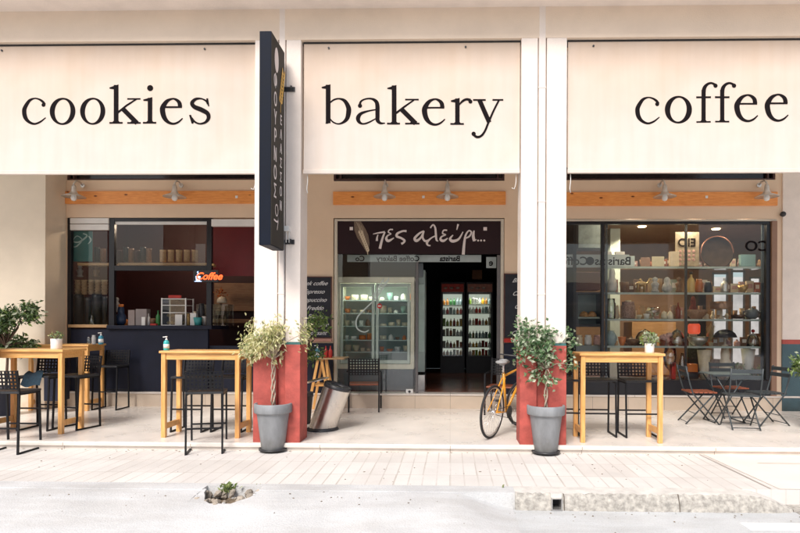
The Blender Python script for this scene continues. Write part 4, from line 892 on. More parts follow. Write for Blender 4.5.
# drinks coolers
yd = 7.55
for k, (a, b, hd) in enumerate(((440.5, 464.5, redc), (466.5, 493, mat('brown_print', (.25, .06, .04), .5)))):
    lb = ['left', 'right'][k]
    t = thing('drinks_cooler', ['black drinks cooler with a red header panel at the back', 'black drinks cooler with a brown patterned header at the back'][k], 'cooler', at((a+b)/2, 373, yd), group='black drinks coolers at the back of the shop')
    X_ = lambda px: X(px, yd); Z_ = lambda py: Z(py, yd, 465); mb = MB()
    for (p0, p1, q0, q1) in ((a, a+2.2, 282, 374), (b-2.2, b, 282, 374), (a+2.2, b-2.2, 282, 284), (a+2.2, b-2.2, 356, 374)): mb.box(X_(p0), X_(p1), yd, yd+.6, Z_(q1), Z_(q0))
    mb.box(X_(a), X_(b), yd+.6, yd+.62, Z_(374), Z_(282)); build('cabinet', mb, darkpl, t, world=True)
    mb = MB(); mb.box(X_(a+2.2), X_(b-2.2), yd+.57, yd+.59, Z_(356), Z_(293)); build('lining', mb, mat('glowing_cooler_lining', (.20, .30, .27), .5, emit=((.95, 1, .85), .38)), t, world=True)  # lining emits light itself, standing in for the cooler's lamp
    mb = MB(); mb.box(X_(a+1), X_(b-1), yd-.02, yd-.001, Z_(292), Z_(284)); hh = build('header_panel', mb, mat('header_%d' % k, hd.node_tree.nodes['Principled BSDF'].inputs['Base Color'].default_value[:3] if False else ((.26, .03, .02) if k == 0 else (.20, .07, .04)), .4, var=.6, scale=14, emit=((.9, .08, .04), .03) if k == 0 else ((.8, .3, .2), .03)), t, world=True)
    mb = MB(); 
    for i in range(3): mb.ball((X_(a+5+i*6), yd-.022, Z_(288)), .05, sz=.6, sy=.05)
    build('header_print', mb, mat('header_pale', (.65, .5, .42), .5), t, world=True)
    sh = (305, 314, 326, 336, 348, 355.5) if k == 0 else (304, 313, 325, 338, 347, 355.5)
    mb = MB()
    for py in sh: mb.box(X_(a+2.3), X_(b-2.3), yd+.06, yd+.55, Z_(py+.5), Z_(py))
    build('shelf', mb, mat('cooler_shelf', (.45, .5, .42), .4), t, world=True)
    mb = MB(); mb.add([at(a+2.2, 356, yd+.01), at(b-2.2, 356, yd+.01), at(b-2.2, 293, yd+.01), at(a+2.2, 293, yd+.01)], [(0,1,2,3)]); build('glass', mb, glass_f, t, world=True)
    pal = [[mat('cola_red_can', (.60, .04, .03), .3), mat('amber_drink', (.60, .24, .04), .2), redc, mat('lime_can', (.35, .55, .08), .3)], [orangec, mat('green_glass', (.05, .22, .06), .2), creamc], [mat('yellow_juice', (.85, .48, .04), .3), redc, orangec], [whitep, mat('pale_water', (.35, .48, .50), .2)], [mat('pale_water', (.35, .48, .50), .2), mat('green_glass', (.05, .22, .06), .2)], [whitep, creamc]]
    allp = [m for q in pal for m in q]
    for s, py in enumerate(sh):
        n = 6 if k == 0 else 7; rowp = rr.sample(allp, 3)
        for i in range(n):
            px = a+3.6+(b-a-7.2)*i/(n-1); hgt = min(8.2, (py-(sh[s-1] if s else 295))*.82)*rr.uniform(.85, 1)
            good('drink_bottle', 'bottle' if rr.random() < .7 else 'canister', px, py, rr.uniform(2.6, 3.3), hgt*rr.uniform(.8, 1), rowp[(i//2) % 3] if rr.random() < .75 else rr.choice(allp), 'drink bottle in the row on the %s shelf of the %s drinks cooler' % (['top','second','third','fourth','fifth','lowest'][s], ['red headed', 'brown headed'][k]), 'bottle', yd+.15, 'drinks on the %s shelf of the %s cooler' % (['top','second','third','fourth','fifth','lowest'][s], ['red headed', 'brown headed'][k]), seg=8)
boxp('carton', 472, 482, 270, 279, yd, .25, mat('brown_card', (.22, .10, .05), .8), 'brown cardboard carton on top of the brown headed drinks cooler', 'carton')
# chalkboards
def chalkboard(pxa, pxb, pya, pyb, lines, label, x_text, al):
    y = YB-.03; t = thing('menu_board', label, 'menu board', at((pxa+pxb)/2, pyb, y), group='chalk menu boards beside the entrance')
    boxp('slate', pxa+.8, pxb-.8, pya+.8, pyb-.8, y+.006, .02, slate, None, None, t, bevel=0)
    mb = MB(); 
    for (a, b, c, d) in ((pxa, pxb, pya, pya+.8), (pxa, pxb, pyb-.8, pyb), (pxa, pxa+.8, pya+.8, pyb-.8), (pxb-.8, pxb, pya+.8, pyb-.8)): mb.box(X(a, y), X(b, y), y-.004, y+.026, Z(d, y, pxa), Z(c, y, pxa))
    build('frame', mb, mat('dark_red_wood', (.10, .03, .02), .5), t, world=True)
    for i, (s, px) in enumerate(lines): text('chalk_line', s, .100, chalk, at(px, pya+7+i*(pyb-pya-12)/(len(lines)-1), y+.003), t, shear=.6, align=al, offset=.001)
chalkboard(290, 331.5, 276.5, 338, (('Greek coffee', 327), ('Espresso', 324), ('Cappuccino', 326), ('Freddo', 323), ('Frappe', 323), ('Hot chocolate', 328), ('Croissant', 326)), 'dark chalk menu left of the entrance listing Espresso and Cappuccino', 0, 'RIGHT')
chalkboard(504, 538, 273.5, 338, (('Bread', 512), ('Cakes', 512), ('Coffee', 514), ('Sandwich', 514), ('Choco pie', 511)), 'dark chalk menu right of the entrance half behind the pillar', 0, 'LEFT')
boxp('menu_ledge', 296, 331.5, 338.5, 341.5, YB-.06, .06, mat('pink_wood', (.50, .26, .20), .5), 'reddish wooden ledge under the left chalk menu', 'ledge')
boxp('menu_ledge', 504, 536, 338.5, 342.5, YB-.06, .06, redc, 'red ledge under the right chalk menu', 'ledge')
# dark lower wall panels beside door
mb = MB(); mb.box(x_(290), x_(333.4), YB-.02, YB-.001, .0+ZI, z_(343, 310)); build('dark_dado', mb, navy, bld, world=True); mb = MB(); mb.box(x_(504), x_(556), YB-.02, YB-.001, ZI, z_(343, 520)); build('dark_dado', mb, navy, bld, world=True)

# ------------------------------------------------------------------ RIGHT window
rw = thing('display_window', 'large gift shop display window with dark frame on the right', 'window', (x_(670), YB, ZI))
mb = MB(); frame_rects(mb, ((556, 776, 219.4, 221.2),), YB-.012, YB+.03); build('head_trim', mb, creamfr, rw, world=True)
mb = MB(); frame_rects(mb, ((556, 770, 221.2, 224), (556, 771, 380, 396), (766.5, 770.5, 224, 380), (601.5, 604.5, 224, 380)), YB+.01, YB+.09); build('frame', mb, blackframe, rw, world=True, bevel=.003)
mb = MB(); frame_rects(mb, ((770.8, 776, 221.2, 396),), YB-.03, YB+.06); build('jamb', mb, mat('brown_jamb', (.30, .17, .11), .5), rw, world=True)
for a, b in ((556, 601.5), (604.5, 766.5)):
    mb = MB(); mb.add([at(a, 380, YB+.05), at(b, 380, YB+.05), at(b, 224, YB+.05), at(a, 224, YB+.05)], [(0,1,2,3)]); build('pane', mb, glass, rw, world=True)
ys = YB+.28
su = thing('display_shelving', 'dark metal display shelving with pale glass shelves behind the window', 'shelving', at(685, 380, ys))
mb = MB()
for px in (606, 685.5, 762): mb.box(X(px-1.1, ys-.13), X(px+1.1, ys-.13), ys-.15, ys-.12, ZI, Z(224, ys-.13, px))
build('upright', mb, slatem, su, world=True)
SH = {'A': 266.5, 'B': 292.5, 'C': 319, 'D': 346, 'E': 379.5}
for k in 'ABCD':
    mb = MB(); za, zb = Z(SH[k]+2.0, ys-.12, 685), Z(SH[k], ys-.12, 685)
    mb.box(X(602, ys-.12), X(766, ys-.12), ys-.12, ys-.10, za, zb, 0); mb.box(X(602, ys-.12), X(766, ys-.12), ys-.10, ys+.30, (za+zb)/2, zb, 1); build('shelf', mb, [shelfg, glassmat('shelf_glass', tint=(.88, .94, .92), k=1.0)], su, world=True)
mb = MB(); mb.box(X(556, ys), X(768, ys), YB+.16, ys+.4, ZI, Z(379.5, YB+.2, 685)); build('display_base', mb, darkpl, su, world=True)
yg = ys+.03
def G(name, kind, px, sh, w_, h_, m, label, cat, cap=None, dy=0): return good(name, kind, px, SH[sh]-.2, w_, h_, m, label, cat, yg+dy, None, cap)
def GB(name, px, sh, w_, h_, m, label, cat, dep=.08): return boxp(name, px-w_/2, px+w_/2, SH[sh]-h_, SH[sh]-.2, yg, dep, m, label, cat, bevel=.003)
GB('gift_box', 608, 'A', 7, 15, paper, 'tall white gift box at the left end of the top shelf', 'box')
GB('gift_box', 620, 'A', 9, 15, whitep, 'white gift box second from left on the top shelf', 'box')
GB('gift_box', 631, 'A', 7, 10.5, mat('pale_blue_card', (.48, .56, .56), .7), 'small pale blue box on the top shelf', 'box')
GB('picture_frame', 645.5, 'A', 9, 9, mat('brown_card2', (.32, .18, .11), .6), 'small brown picture frame on the top shelf', 'frame', .02)
GB('greeting_card', 658, 'A', 12, 10, mat('cream_card', (.62, .56, .38), .7), 'cream greeting card standing on the top shelf', 'card', .02)
GB('paper_bag', 674.5, 'A', 9, 15, creamc, 'cream paper bag left of the lettered board on top shelf', 'bag')
t = thing('lettered_board', 'beige board with reversed letters EIO on the top shelf', 'board', at(688, SH['A'], yg+.06)); boxp('panel', 675, 699, 232, 266, yg+.06, .015, mat('beige_board', (.42, .35, .25), .7, var=.3, scale=14), None, None, t)
text('lettering', 'EIO', .20, ltr, at(687, 243, yg+.05), t, sx=-1, offset=.004)
mb = MB(); 
for i in range(14): mb.ball((X(680+(i % 4)*4.5, yg+.05), yg+.055, Z(251+(i//4)*4.2, yg, 688)), .026, sy=.2)
build('print_dots', mb, pinkc, t, world=True)
t = thing('round_tray', 'round dark wooden tray standing upright on the top shelf', 'tray', at(716.5, SH['A'], yg+.03))
c0 = at(716.5, 252.5, yg+.06); mb = MB(); mb.lathe([(.001, -.01), (.27, -.01), (.29, .03), (.265, .03), (.255, .005), (.001, .005)], c0, 40, M=Matrix.Rotation(R(84), 3, 'X')); build('disc', mb, [mat('tray_wood', (.055, .035, .025), .95, spec=.05, var=.5, scale=9)], t, world=True)
mb = MB(); mb.tube([c0+Vector((.278*math.cos(a/16*math.pi), -.02, .278*math.sin(a/16*math.pi))) for a in range(32)], .013, 8, closed=True); build('rim', mb, mat('copper_rim', (.30, .13, .08), .35, metal=.6), t, world=True)
GB('tin_box', 748, 'A', 15, 12, mat('teal_tin', (.20, .34, .34), .4), 'teal and white tin box at the right end of the top shelf', 'box')
text_o = thing('window_lettering', 'reversed dark letters CO stuck high on the right window pane', 'lettering', at(758, 247, YB+.045)); text('lettering', 'CO', .24, ltr, at(757, 246.5, YB+.046), text_o, sx=-1.1, offset=.004); text('lettering', 'GIFTS', .10, ltr, at(759, 271, YB+.046), text_o, sx=-1.1) if False else None
reflection_strip(562, 629, 254.5, 267.5, YB+.20, ((613, 'Baristas'), (572, 'Coffee')), .20, 'white painted reflection with reversed words Baristas Coffee and a round badge', dots=590)  # another strip painting in the mirrored sign from across the street
# B shelf
G('tall_vase', 'gourd', 612, 'B', 10, 24, mat('pearl_ceramic', (.62, .60, .56), .3), 'tall pearly vase at the left end of the second shelf', 'vase')
G('dark_cup', 'cup', 624, 'B', 9, 10, brownc, 'dark brown cup beside the tall pearly vase', 'cup')
cm = thing('camel_figurine', 'brass camel figurine on the second shelf of the display', 'figurine', at(641, SH['B'], yg))
def skin(name, chains, m, parent, sub=2):
    vs = []; es = []; rs = []
    for ch in chains:
        prev = None
        for it in ch:
            if isinstance(it, int): prev = it; continue
            vs.append(it[:3]); rs.append(it[3]); i = len(vs)-1
            if prev is not None: es.append((prev, i))
            prev = i
    me = bpy.data.meshes.new(name); me.from_pydata(vs, es, []); o = bpy.data.objects.new(name, me); COL.objects.link(o); o.parent = parent
    sk = o.modifiers.new('skin', 'SKIN'); 
    for i, r in enumerate(rs): me.skin_vertices[0].data[i].radius = (r, r)
    me.skin_vertices[0].data[0].use_root = True
    sb = o.modifiers.new('sub', 'SUBSURF'); sb.levels = sub; sb.render_levels = sub; me.materials.append(m); return o
def skin_fix(o): pass
# camel drawn as joined tubes so it needs no skin layer
def camel(mb):
    mb.ball((0,0,.15), .055, sx=1.6, sz=.9); mb.ball((-.01,0,.205), .032, sz=1.2)
    mb.tube([(.06,0,.16),(.10,0,.15),(.13,0,.18),(.14,0,.23)], [.03,.022,.018,.016], 10); mb.ball((.155,0,.235), .02, sx=1.7)
    for x, y in ((-.06,.022),(-.055,-.022),(.05,.022),(.055,-.022)): mb.tube([(x,y,.14),(x+.005,y,.07),(x,y,0)], [.02,.011,.009], 8)
    mb.tube([(-.085,0,.16),(-.10,0,.11)], .006, 6)
mb = MB(); camel(mb); build('body', mb, brass, cm)
G('ceramic_figurine', 'figure', 655, 'B', 9, 15, greyceram, 'grey ceramic figurine right of the brass camel', 'figurine')
G('ceramic_figurine', 'gourd', 667, 'B', 10, 15, greyceram, 'plump grey figurine, second right of the brass camel', 'figurine')
G('dark_figurine', 'figure', 679, 'B', 8, 15, brownc, 'dark brown figurine just left of the middle upright', 'figurine')
G('olive_oil_bottle', 'bottle', 691, 'B', 7, 19, mat('yellow_oil', (.60, .42, .16), .3), 'tall yellow oil bottle right of the middle upright', 'bottle', cap=darkpl)
G('amber_jar', 'jar', 699, 'B', 7, 13, mat('amber_jar_glass', (.40, .12, .03), .25), 'amber jar beside the tall yellow bottle', 'jar')
G('black_bottle', 'jar', 708, 'B', 7, 10, darkpl, 'squat black jar with a white cap on second shelf', 'jar', cap=whitep)
G('silver_bottle', 'bottle', 724.5, 'B', 7, 14, galv, 'silver bottle on the second shelf below the round tray', 'bottle')
G('gold_pot', 'bowl', 743, 'B', 10, 7, brass, 'small gold bowl at right end of the second shelf', 'bowl')
# C shelf
G('glass_cylinder', 'jar', 611, 'C', 9, 20, glass_s, 'tall clear glass cylinder on the left of the third shelf', 'jar')
G('pebble_jar', 'jar', 628, 'C', 14, 17, mat('pebble_mix', (.50, .33, .25), .5, col2=(.12, .04, .03), scale=55, bump=1), 'big jar of brown and pink pebbles on third shelf', 'jar', cap=creamc)
G('tea_cup', 'bowl', 639, 'C', 6, 4, creamc, 'small cream tea bowl beside the pebble jar', 'bowl')
G('white_mug', 'cup', 646.5, 'C', 6, 5, whitep, 'small white mug in the middle of third shelf', 'mug')
G('cake_stand', 'goblet', 653, 'C', 14, 11, glass_s, 'low glass cake stand on the third shelf', 'cake stand', dy=.1)
for i, px in enumerate((664, 670)): G('small_pyramid', 'dome', px, 'C', 6, 8, creamc, ['cream cone shaped candle, left of a pair on third shelf', 'cream cone shaped candle, right of a pair on third shelf'][i], 'candle')
G('red_bottle', 'bottle', 678, 'C', 5, 16, mat('dark_red_glass', (.22, .03, .02), .25), 'slim dark red bottle left of the middle upright', 'bottle')
G('wicker_basket', 'bowl', 696, 'C', 22, 9, wicker, 'wide grey wicker basket right of the middle upright', 'basket')
G('red_cloth_roll', 'gourd', 693, 'C', 9, 22, mat('wine_cloth', (.20, .035, .03), .9, var=.5, scale=40), 'wine red cloth bundle in the wicker basket', 'cloth', dy=.12)
def lampx(px, sh, shade, label, dome):
    s = F/(yg+7); b = at(px, SH[sh], yg); t = thing('table_lamp', label, 'lamp', b)
    mb = MB(); mb.lathe([(.05,0),(.055,.012),(.02,.03),(.014,.16)], (0,0,0), 16); build('stand', mb, creamc, t)
    mb = MB()
    if dome: mb.lathe([(.19,.15),(.185,.17),(.16,.22),(.11,.265),(.05,.285),(.001,.29)], (0,0,0), 28)
    else: mb.lathe([(.175,.17),(.18,.18),(.18,.29),(.17,.30),(.001,.31)], (0,0,0), 28)
    build('lamp_shade', mb, shade, t)
lampx(721, 'C', mat('copper_drum', (.34, .20, .12), .3, metal=.5), 'table lamp with a copper drum shade on the third shelf', False)
lampx(725, 'D', darkpl, 'mushroom lamp with a black dome shade on the fourth shelf', True)
G('bronze_dish', 'bowl', 738, 'C', 14, 4, mat('bronze', (.22, .14, .10), .3, metal=.6), 'low bronze dish beside the copper drum lamp', 'dish')
t = thing('teapot', 'dark round teapot at the right end of the third shelf', 'teapot', at(752, SH['C'], yg))
mb = MB(); mb.lathe(prof_scale([(.5,0),(.9,.2),(1,.45),(.8,.75),(.3,.86),(.1,.9),(.12,1)], .115, .21), (0,0,0), 20); build('body', mb, fridge_grey, t)
mb = MB(); mb.tube([(.1,0,.09),(.15,0,.12),(.17,0,.17)], [.02,.014,.01], 8); build('spout', mb, fridge_grey, t); mb = MB(); mb.tube([(-.1,0,.14),(-.15,0,.13),(-.15,0,.07),(-.1,0,.05)], .01, 8); build('handle', mb, fridge_grey, t)
# D shelf
G('blue_pot', 'vase', 611, 'D', 12, 15, mat('pale_blue_glaze', (.34, .44, .45), .35), 'pale blue pot at the left end of the fourth shelf', 'pot')
G('terracotta_bowl', 'bowl', 622, 'D', 8, 9, orangec, 'small orange bowl beside the pale blue pot', 'bowl')
G('brown_swan_dish', 'bowl', 632, 'D', 14, 7, brownc, 'brown dish on the fourth shelf left of the glass dome', 'dish')
t = thing('cake_dome', 'clear glass cake dome on the fourth shelf', 'cake dome', at(645, SH['D'], yg+.08)); mb = MB(); mb.lathe(prof_scale(PR['dome'], .17, .28), (0,0,.02), 24); build('dome', mb, glass_s, t); mb = MB(); mb.lathe([(.19,0),(.19,.015)], (0,0,0), 24); build('plate', mb, shelfw, t); mb = MB(); mb.lathe([(.12,.016),(.12,.09),(.09,.11)], (0,0,0), 20); build('cake', mb, brownc, t)
t = thing('rose_bunch', 'bunch of dusty pink roses on the fourth shelf', 'flowers', at(667, SH['D'], yg))
mb = MB(); 
for i in range(12): mb.ball((random.uniform(-.1, .1), random.uniform(-.05, .05), random.uniform(.05, .2)), random.uniform(.03, .045))
build('blossom', mb, pinkc, t)
G('glass_cone', 'dome', 677, 'D', 15, 17, glass_s, 'clear glass cone right of the pink roses', 'glass')
t = thing('red_lantern', 'small glowing red lantern right of the middle upright', 'lantern', at(694, 334, yg)); mb = MB(); mb.lathe([(.08,0),(.10,.03),(.10,.15),(.08,.18)], (0,0,0), 16); build('shade', mb, mat('red_lantern_glow', (.5, .06, .03), .4, emit=((1, .12, .05), .5)), t); mb = MB(); mb.tube([(0,0,.18),(0,0,.30)], .005, 6); build('cord', mb, darkpl, t)
G('silver_bowl', 'bowl', 698, 'D', 20, 9, galv, 'wide silver bowl under the red lantern', 'bowl')
t = thing('dried_grass', 'dried grass stems in a small pot on the fourth shelf', 'dried grass', at(711, SH['D'], yg+.1)); mb = MB(); mb.lathe(prof_scale(PR['pot'], .04, .06), (0,0,0), 14); build('pot', mb, creamc, t)
mb = MB(); 
for i in range(26): a = random.uniform(0, 6.28); e = random.uniform(.02, .1); mb.tube([(0,0,.05),(e*.4*math.cos(a), e*.4*math.sin(a), .2),(e*math.cos(a), e*math.sin(a), random.uniform(.28, .4))], .003, 4)
build('stems', mb, mat('straw', (.42, .34, .20), .9), t)
t = thing('bell_jar', 'glass bell jar with a red knob at right end of fourth shelf', 'bell jar', at(753, SH['D'], yg)); mb = MB(); mb.lathe(prof_scale(PR['dome'], .11, .23), (0,0,0), 20); build('dome', mb, glass_s, t); mb = MB(); mb.ball((0,0,.26), .03); build('knob', mb, redc, t)
# E (floor of the window)
def E(name, kind, px, w_, h_, m, label, cat, cap=None, dy=0): return good(name, kind, px, 379.3, w_, h_, m, label, cat, YB+.28+dy, None, cap)
E('crystal_goblet', 'goblet', 670, 13, 33, glass_s, 'tall teardrop crystal goblet on the window base', 'goblet')
E('crystal_goblet', 'tear', 682, 9, 26, glass_s, 'small crystal decanter behind the middle upright', 'decanter', dy=.1)
boxp('book', 672, 676, 362, 379, YB+.2, .1, redc, 'red book standing by the crystal goblet', 'book')
boxp('red_tin', 688, 698, 364, 372, YB+.4, .12, orangec, 'orange red tin behind the cream cone vase', 'tin')
boxp('black_case', 687, 699, 372, 379.3, YB+.4, .14, darkpl, 'black case under the orange red tin', 'case')
E('cone_vase', 'cone', 704, 13, 29, creamc, 'cream cone vase on the window base', 'vase')
E('wooden_stool', 'drum', 714, 10, 20, brownc, 'brown drum between the cream vases', 'drum', dy=.15)
E('cream_vase', 'gourd', 725, 14, 34, creamc, 'tall round cream vase on the window base', 'vase', dy=.1)
E('white_stand', 'cone', 748, 13, 30, paper, 'tall white stand near the right end of the window', 'stand', dy=.1)
E('basket', 'bowl', 721, 16, 10, wicker, 'brown basket in front of the tall cream vase', 'basket')
rq = random.Random(17)
SN = {'A': 'top', 'B': 'second', 'C': 'third', 'D': 'fourth'}
bm_ = [mat('kraft_card', (.50, .32, .17), .8), mat('tan_card', (.52, .38, .24), .7), brownc, pinkc, creamc, mat('rust_card', (.36, .12, .06), .7), mat('sage_card', (.30, .36, .30), .7), wicker]
for k in 'ABCD':
    px = 609
    while px < 762:
        if abs(px-686) > 5:
            w_ = rq.uniform(4.5, 9); h_ = rq.uniform(5, 14 if k != 'A' else 9); m_ = bm_[rq.randrange(8)]; y = ys+.16+rq.uniform(0, .06)
            if rq.random() < .55:
                lab = 'small wrapped packet in the back row of the %s display shelf' % SN[k]; t = thing('gift_packet', lab, 'packet', at(px, SH[k]-.2, y), 0, 'packets in the back row of the %s display shelf' % SN[k])
                ww = w_*.0165; hh = h_*.0165; mb = MB(); mb.box(-ww/2, ww/2, 0, .05, 0, hh); build('carton', mb, m_, t, bevel=.003)
                mb = MB(); mb.box(-ww*.32, ww*.32, -.002, 0, hh*.35, hh*.75); build('label', mb, paper if m_ is not creamc else pinkc, t)
            else:
                good('small_jar', rq.choice(['jar', 'vase', 'bottle', 'cup', 'gourd']), px, SH[k]-.2, w_*.9, h_, m_, 'small ornament jar in the back row of the %s display shelf' % SN[k], 'jar', y, 'ornament jars in the back row of the %s display shelf' % SN[k], seg=12)
        px += rq.uniform(5.5, 9)
def leaf_ball(mb, c, rx, rz, n, ln, w_, mats=1, droop=0, ry=None):
    for i in range(n):
        while True:
            q = Vector((random.uniform(-1,1), random.uniform(-1,1), random.uniform(-1,1)))
            if q.length < 1 and q.length > .25: break
        p_ = Vector(c)+Vector((q.x*rx, q.y*(ry or rx), q.z*rz)); d = q+Vector((random.gauss(0,.6), random.gauss(0,.6), random.gauss(0,.6)-droop))
        mb.leaf(p_, d, ln*random.uniform(.6, 1.2), w_*random.uniform(.7, 1.2), random.randrange(mats))
def small_plant(px, base, y, potm, pr, ph, rx, rz, n, lm, label, name='potted_plant', ln=.05, cat='plant', pk='pot'):
    b = at(px, base, y); t = thing(name, label, cat, b); mb = MB(); mb.lathe(prof_scale(PR[pk], pr, ph), (0,0,0), 20); mb.lathe([(pr*.88, ph*.9), (.001, ph*.92)], (0,0,0), 16); build('pot', mb, [potm], t, bevel=0)
    mb = MB()
    for i in range(7): a = i*.9; mb.tube([(0,0,ph*.85),(rx*.5*math.cos(a), rx*.5*math.sin(a), ph+rz*1.1)], .003, 5)
    build('stem', mb, barkd, t)
    mb = MB(); leaf_ball(mb, (0,0,ph+rz*.8), rx, rz, n, ln, ln*.5, len(lm)); build('foliage', mb, lm, t); return t
small_plant(739, 379.3, YB+.22, whitep, .06, .12, .10, .09, 140, [leaf_mid, leaf_lite], 'green plant in a white pot on the window base')
small_plant(763, 379.3, YB+.24, whitep, .05, .06, .10, .10, 170, [leafmat('lime_leaf', (.25, .32, .05), (.55, .55, .16))], 'lime green plant in the right corner of the window')
small_plant(754, 379.3, YB+.20, creamc, .04, .05, .07, .07, 90, [leaf_dark, leaf_grey], 'small dark plant left of the lime green one')
# left section behind the door pane (566..600)
t = thing('framed_picture', 'black framed picture hanging behind the left pane of the gift shop', 'picture', at(588, 251, 3.6)); boxp('frame', 576, 602, 221, 251, 3.6, .02, darkpl, None, None, t); boxp('print', 578, 600, 223, 248, 3.59, .008, mat('pale_print2', (.34, .42, .42), .6, var=.4, scale=6), None, None, t)
t = thing('wall_cabinet', 'dark framed cabinet with pastries behind the left pane', 'cabinet', at(588, 326, 3.6)); 
mb = MB(); 
for (a, b, c, d) in ((576, 578, 292, 327), (600, 602, 292, 327), (578, 600, 292, 294), (578, 600, 324, 327)): mb.box(X(a, 3.6), X(b, 3.6), 3.6, 3.9, Z(d, 3.6, 588), Z(c, 3.6, 588))
build('frame', mb, darkpl, t, world=True); boxp('back_panel', 578, 600, 294, 324, 3.88, .01, mat('cab_grey', (.22, .28, .28), .6), None, None, t); boxp('shelf', 578, 600, 317, 318.5, 3.62, .24, shelfg, None, None, t)
for i, px in enumerate((584, 592)): good('bread_loaf', 'dome', px, 317, 9, 6, mat('crust', (.55, .30, .12), .7, var=.4, scale=20), ['bread loaf on the left of the dark framed cabinet', 'bread loaf on the right of the dark framed cabinet'][i], 'bread', 3.72)
for i, px in enumerate((579, 588, 597)): good('jar_of_sweets', 'jar', px, 345, 7, 10, [creamc, whitep, pinkc][i], ['cream jar on the low ledge behind the left pane', 'white jar on the low ledge behind the left pane', 'pink jar on the low ledge behind the left pane'][i], 'jar', 3.5)
boxp('low_ledge', 572, 601.5, 345.5, 352, 3.36, .3, mat('grey_ledge', (.24, .27, .26), .5), 'grey ledge carrying three jars behind the left pane', 'ledge')
boxp('red_cabinet', 574, 600, 272, 290, 4.6, .4, maroon, 'maroon cabinet deep inside the gift shop', 'cabinet')
boxp('white_pillar', 610, 620, 226, 380, 5.2, .3, mat('cool_white', (.40, .50, .50), .6), 'pale square pillar standing inside the gift shop', 'pillar')
boxp('display_counter', 632, 676, 322, 375, 5.6, .6, shelfw, 'wooden counter deep inside the gift shop', 'counter')
boxp('dark_doorway', 688, 706, 292, 372, 7.1, .03, dark_in, 'dark doorway at the back of the gift shop', 'doorway')
# downlights (lit)
for i, (px, py, Y) in enumerate(((642, 229, 4.9), (590, 229, 4.7), (655, 226, 4.4), (716, 229, 5.2))):
    b = at(px, 229, Y); b.z = 3.40
    mb = MB(); mb.lathe([(.075, 0), (.085, .018)], (0,0,0), 20); one('ceiling_light', mb, emis('warm_downlight', (1.0, .72, .38), 9), b, 'lit round ceiling light in the gift shop, %s' % ['above the cream greeting card', 'above the framed picture', 'nearest the window glass', 'above the round tray'][i], 'light', 'lit ceiling lights of the gift shop')
    ld = bpy.data.lights.new('downlight', 'SPOT'); ld.energy = 130; ld.color = (1, .78, .5); ld.spot_size = R(140); ld.shadow_soft_size = .07; lo = bpy.data.objects.new('downlight', ld); COL.objects.link(lo); lo.location = (b.x, b.y, 3.385)
for px in (630, 690, 740):  # added fill lights with made-up housings, brightening the shelf goods
    ld = bpy.data.lights.new('shelf_fill', 'POINT'); ld.energy = 15; ld.color = (1, .84, .62); ld.shadow_soft_size = .05; lo = bpy.data.objects.new('shelf_fill', ld); COL.objects.link(lo); lo.location = (X(px, 3.22), 3.215, 3.18)
    mb = MB(); mb.lathe([(.035, 0), (.045, .012), (.045, .14)], (0,0,0), 16); one('added_spot', mb, darkpl, (X(px, 3.22), 3.21, 3.21), 'small black added spot lamp over the display shelves, %s' % {630:'left', 690:'middle', 740:'right'}[px], 'lamp', 'added spot lamps over the display shelves')
for a, b in ((440.5, 464.5), (466.5, 493)):
    ld = bpy.data.lights.new('drinks_lamp', 'AREA'); ld.energy = 1.6; ld.size = .4; ld.size_y = .05; ld.shape = 'RECTANGLE'; ld.color = (1, 1, .9); lo = bpy.data.objects.new('drinks_lamp', ld); COL.objects.link(lo); lo.location = (X((a+b)/2, yd), yd+.05, Z(294, yd, 465)); lo.rotation_euler = (R(18), 0, 0)
ld = bpy.data.lights.new('cooler_lamp', 'AREA'); ld.energy = 7; ld.size = .9; ld.size_y = .05; ld.shape = 'RECTANGLE'; ld.color = (.95, 1, .93); lo = bpy.data.objects.new('cooler_lamp', ld); COL.objects.link(lo); lo.location = (fx(375), yf+.1, fz(285)); 
ld = bpy.data.lights.new('kiosk_fill', 'POINT'); ld.energy = 38; ld.color = (1, .75, .55); ld.shadow_soft_size = .1; lo = bpy.data.objects.new('kiosk_fill', ld); COL.objects.link(lo); lo.location = (X(165, 3.7), 3.85, 3.3)  # added fill light for the kiosk interior, no fixture

# ------------------------------------------------------------------ bar tables
def bar_table():
    t = thing('bar_table', '', 'table'); W, D, H = .98, .46, 1.08
    mb = MB(); mb.box(-W/2-.02, W/2+.02, -D/2-.02, D/2+.02, H-.03, H); build('tabletop', mb, pine_top, t, bevel=.005)
    mb = MB(); mb.box(-W/2+.055, W/2-.055, -D/2+.012, -D/2+.035, H-.11, H-.031); mb.box(-W/2+.055, W/2-.055, D/2-.035, D/2-.012, H-.11, H-.031)
    for s in (-1, 1): mb.box(s*(W/2-.012), s*(W/2-.035), -D/2+.055, D/2-.055, H-.11, H-.031)
    build('apron', mb, pine_top, t, bevel=.003)
    for sx in (-1, 1):
        for sy in (-1, 1): mb = MB(); mb.box(sx*W/2, sx*(W/2-.054), sy*D/2, sy*(D/2-.054), 0, H-.0305); build('leg', mb, pine_table, t, bevel=.004)
        mb = MB(); mb.box(sx*(W/2-.012), sx*(W/2-.042), -D/2+.055, D/2-.055, .10, .17); build('stretcher', mb, pine_table, t, bevel=.003)
    return t
tb = bar_table()
def mid(px0, px1, py, z=0): p_ = fl(px0, py, z); q_ = fl(px1, py, z); return (p_+q_)/2
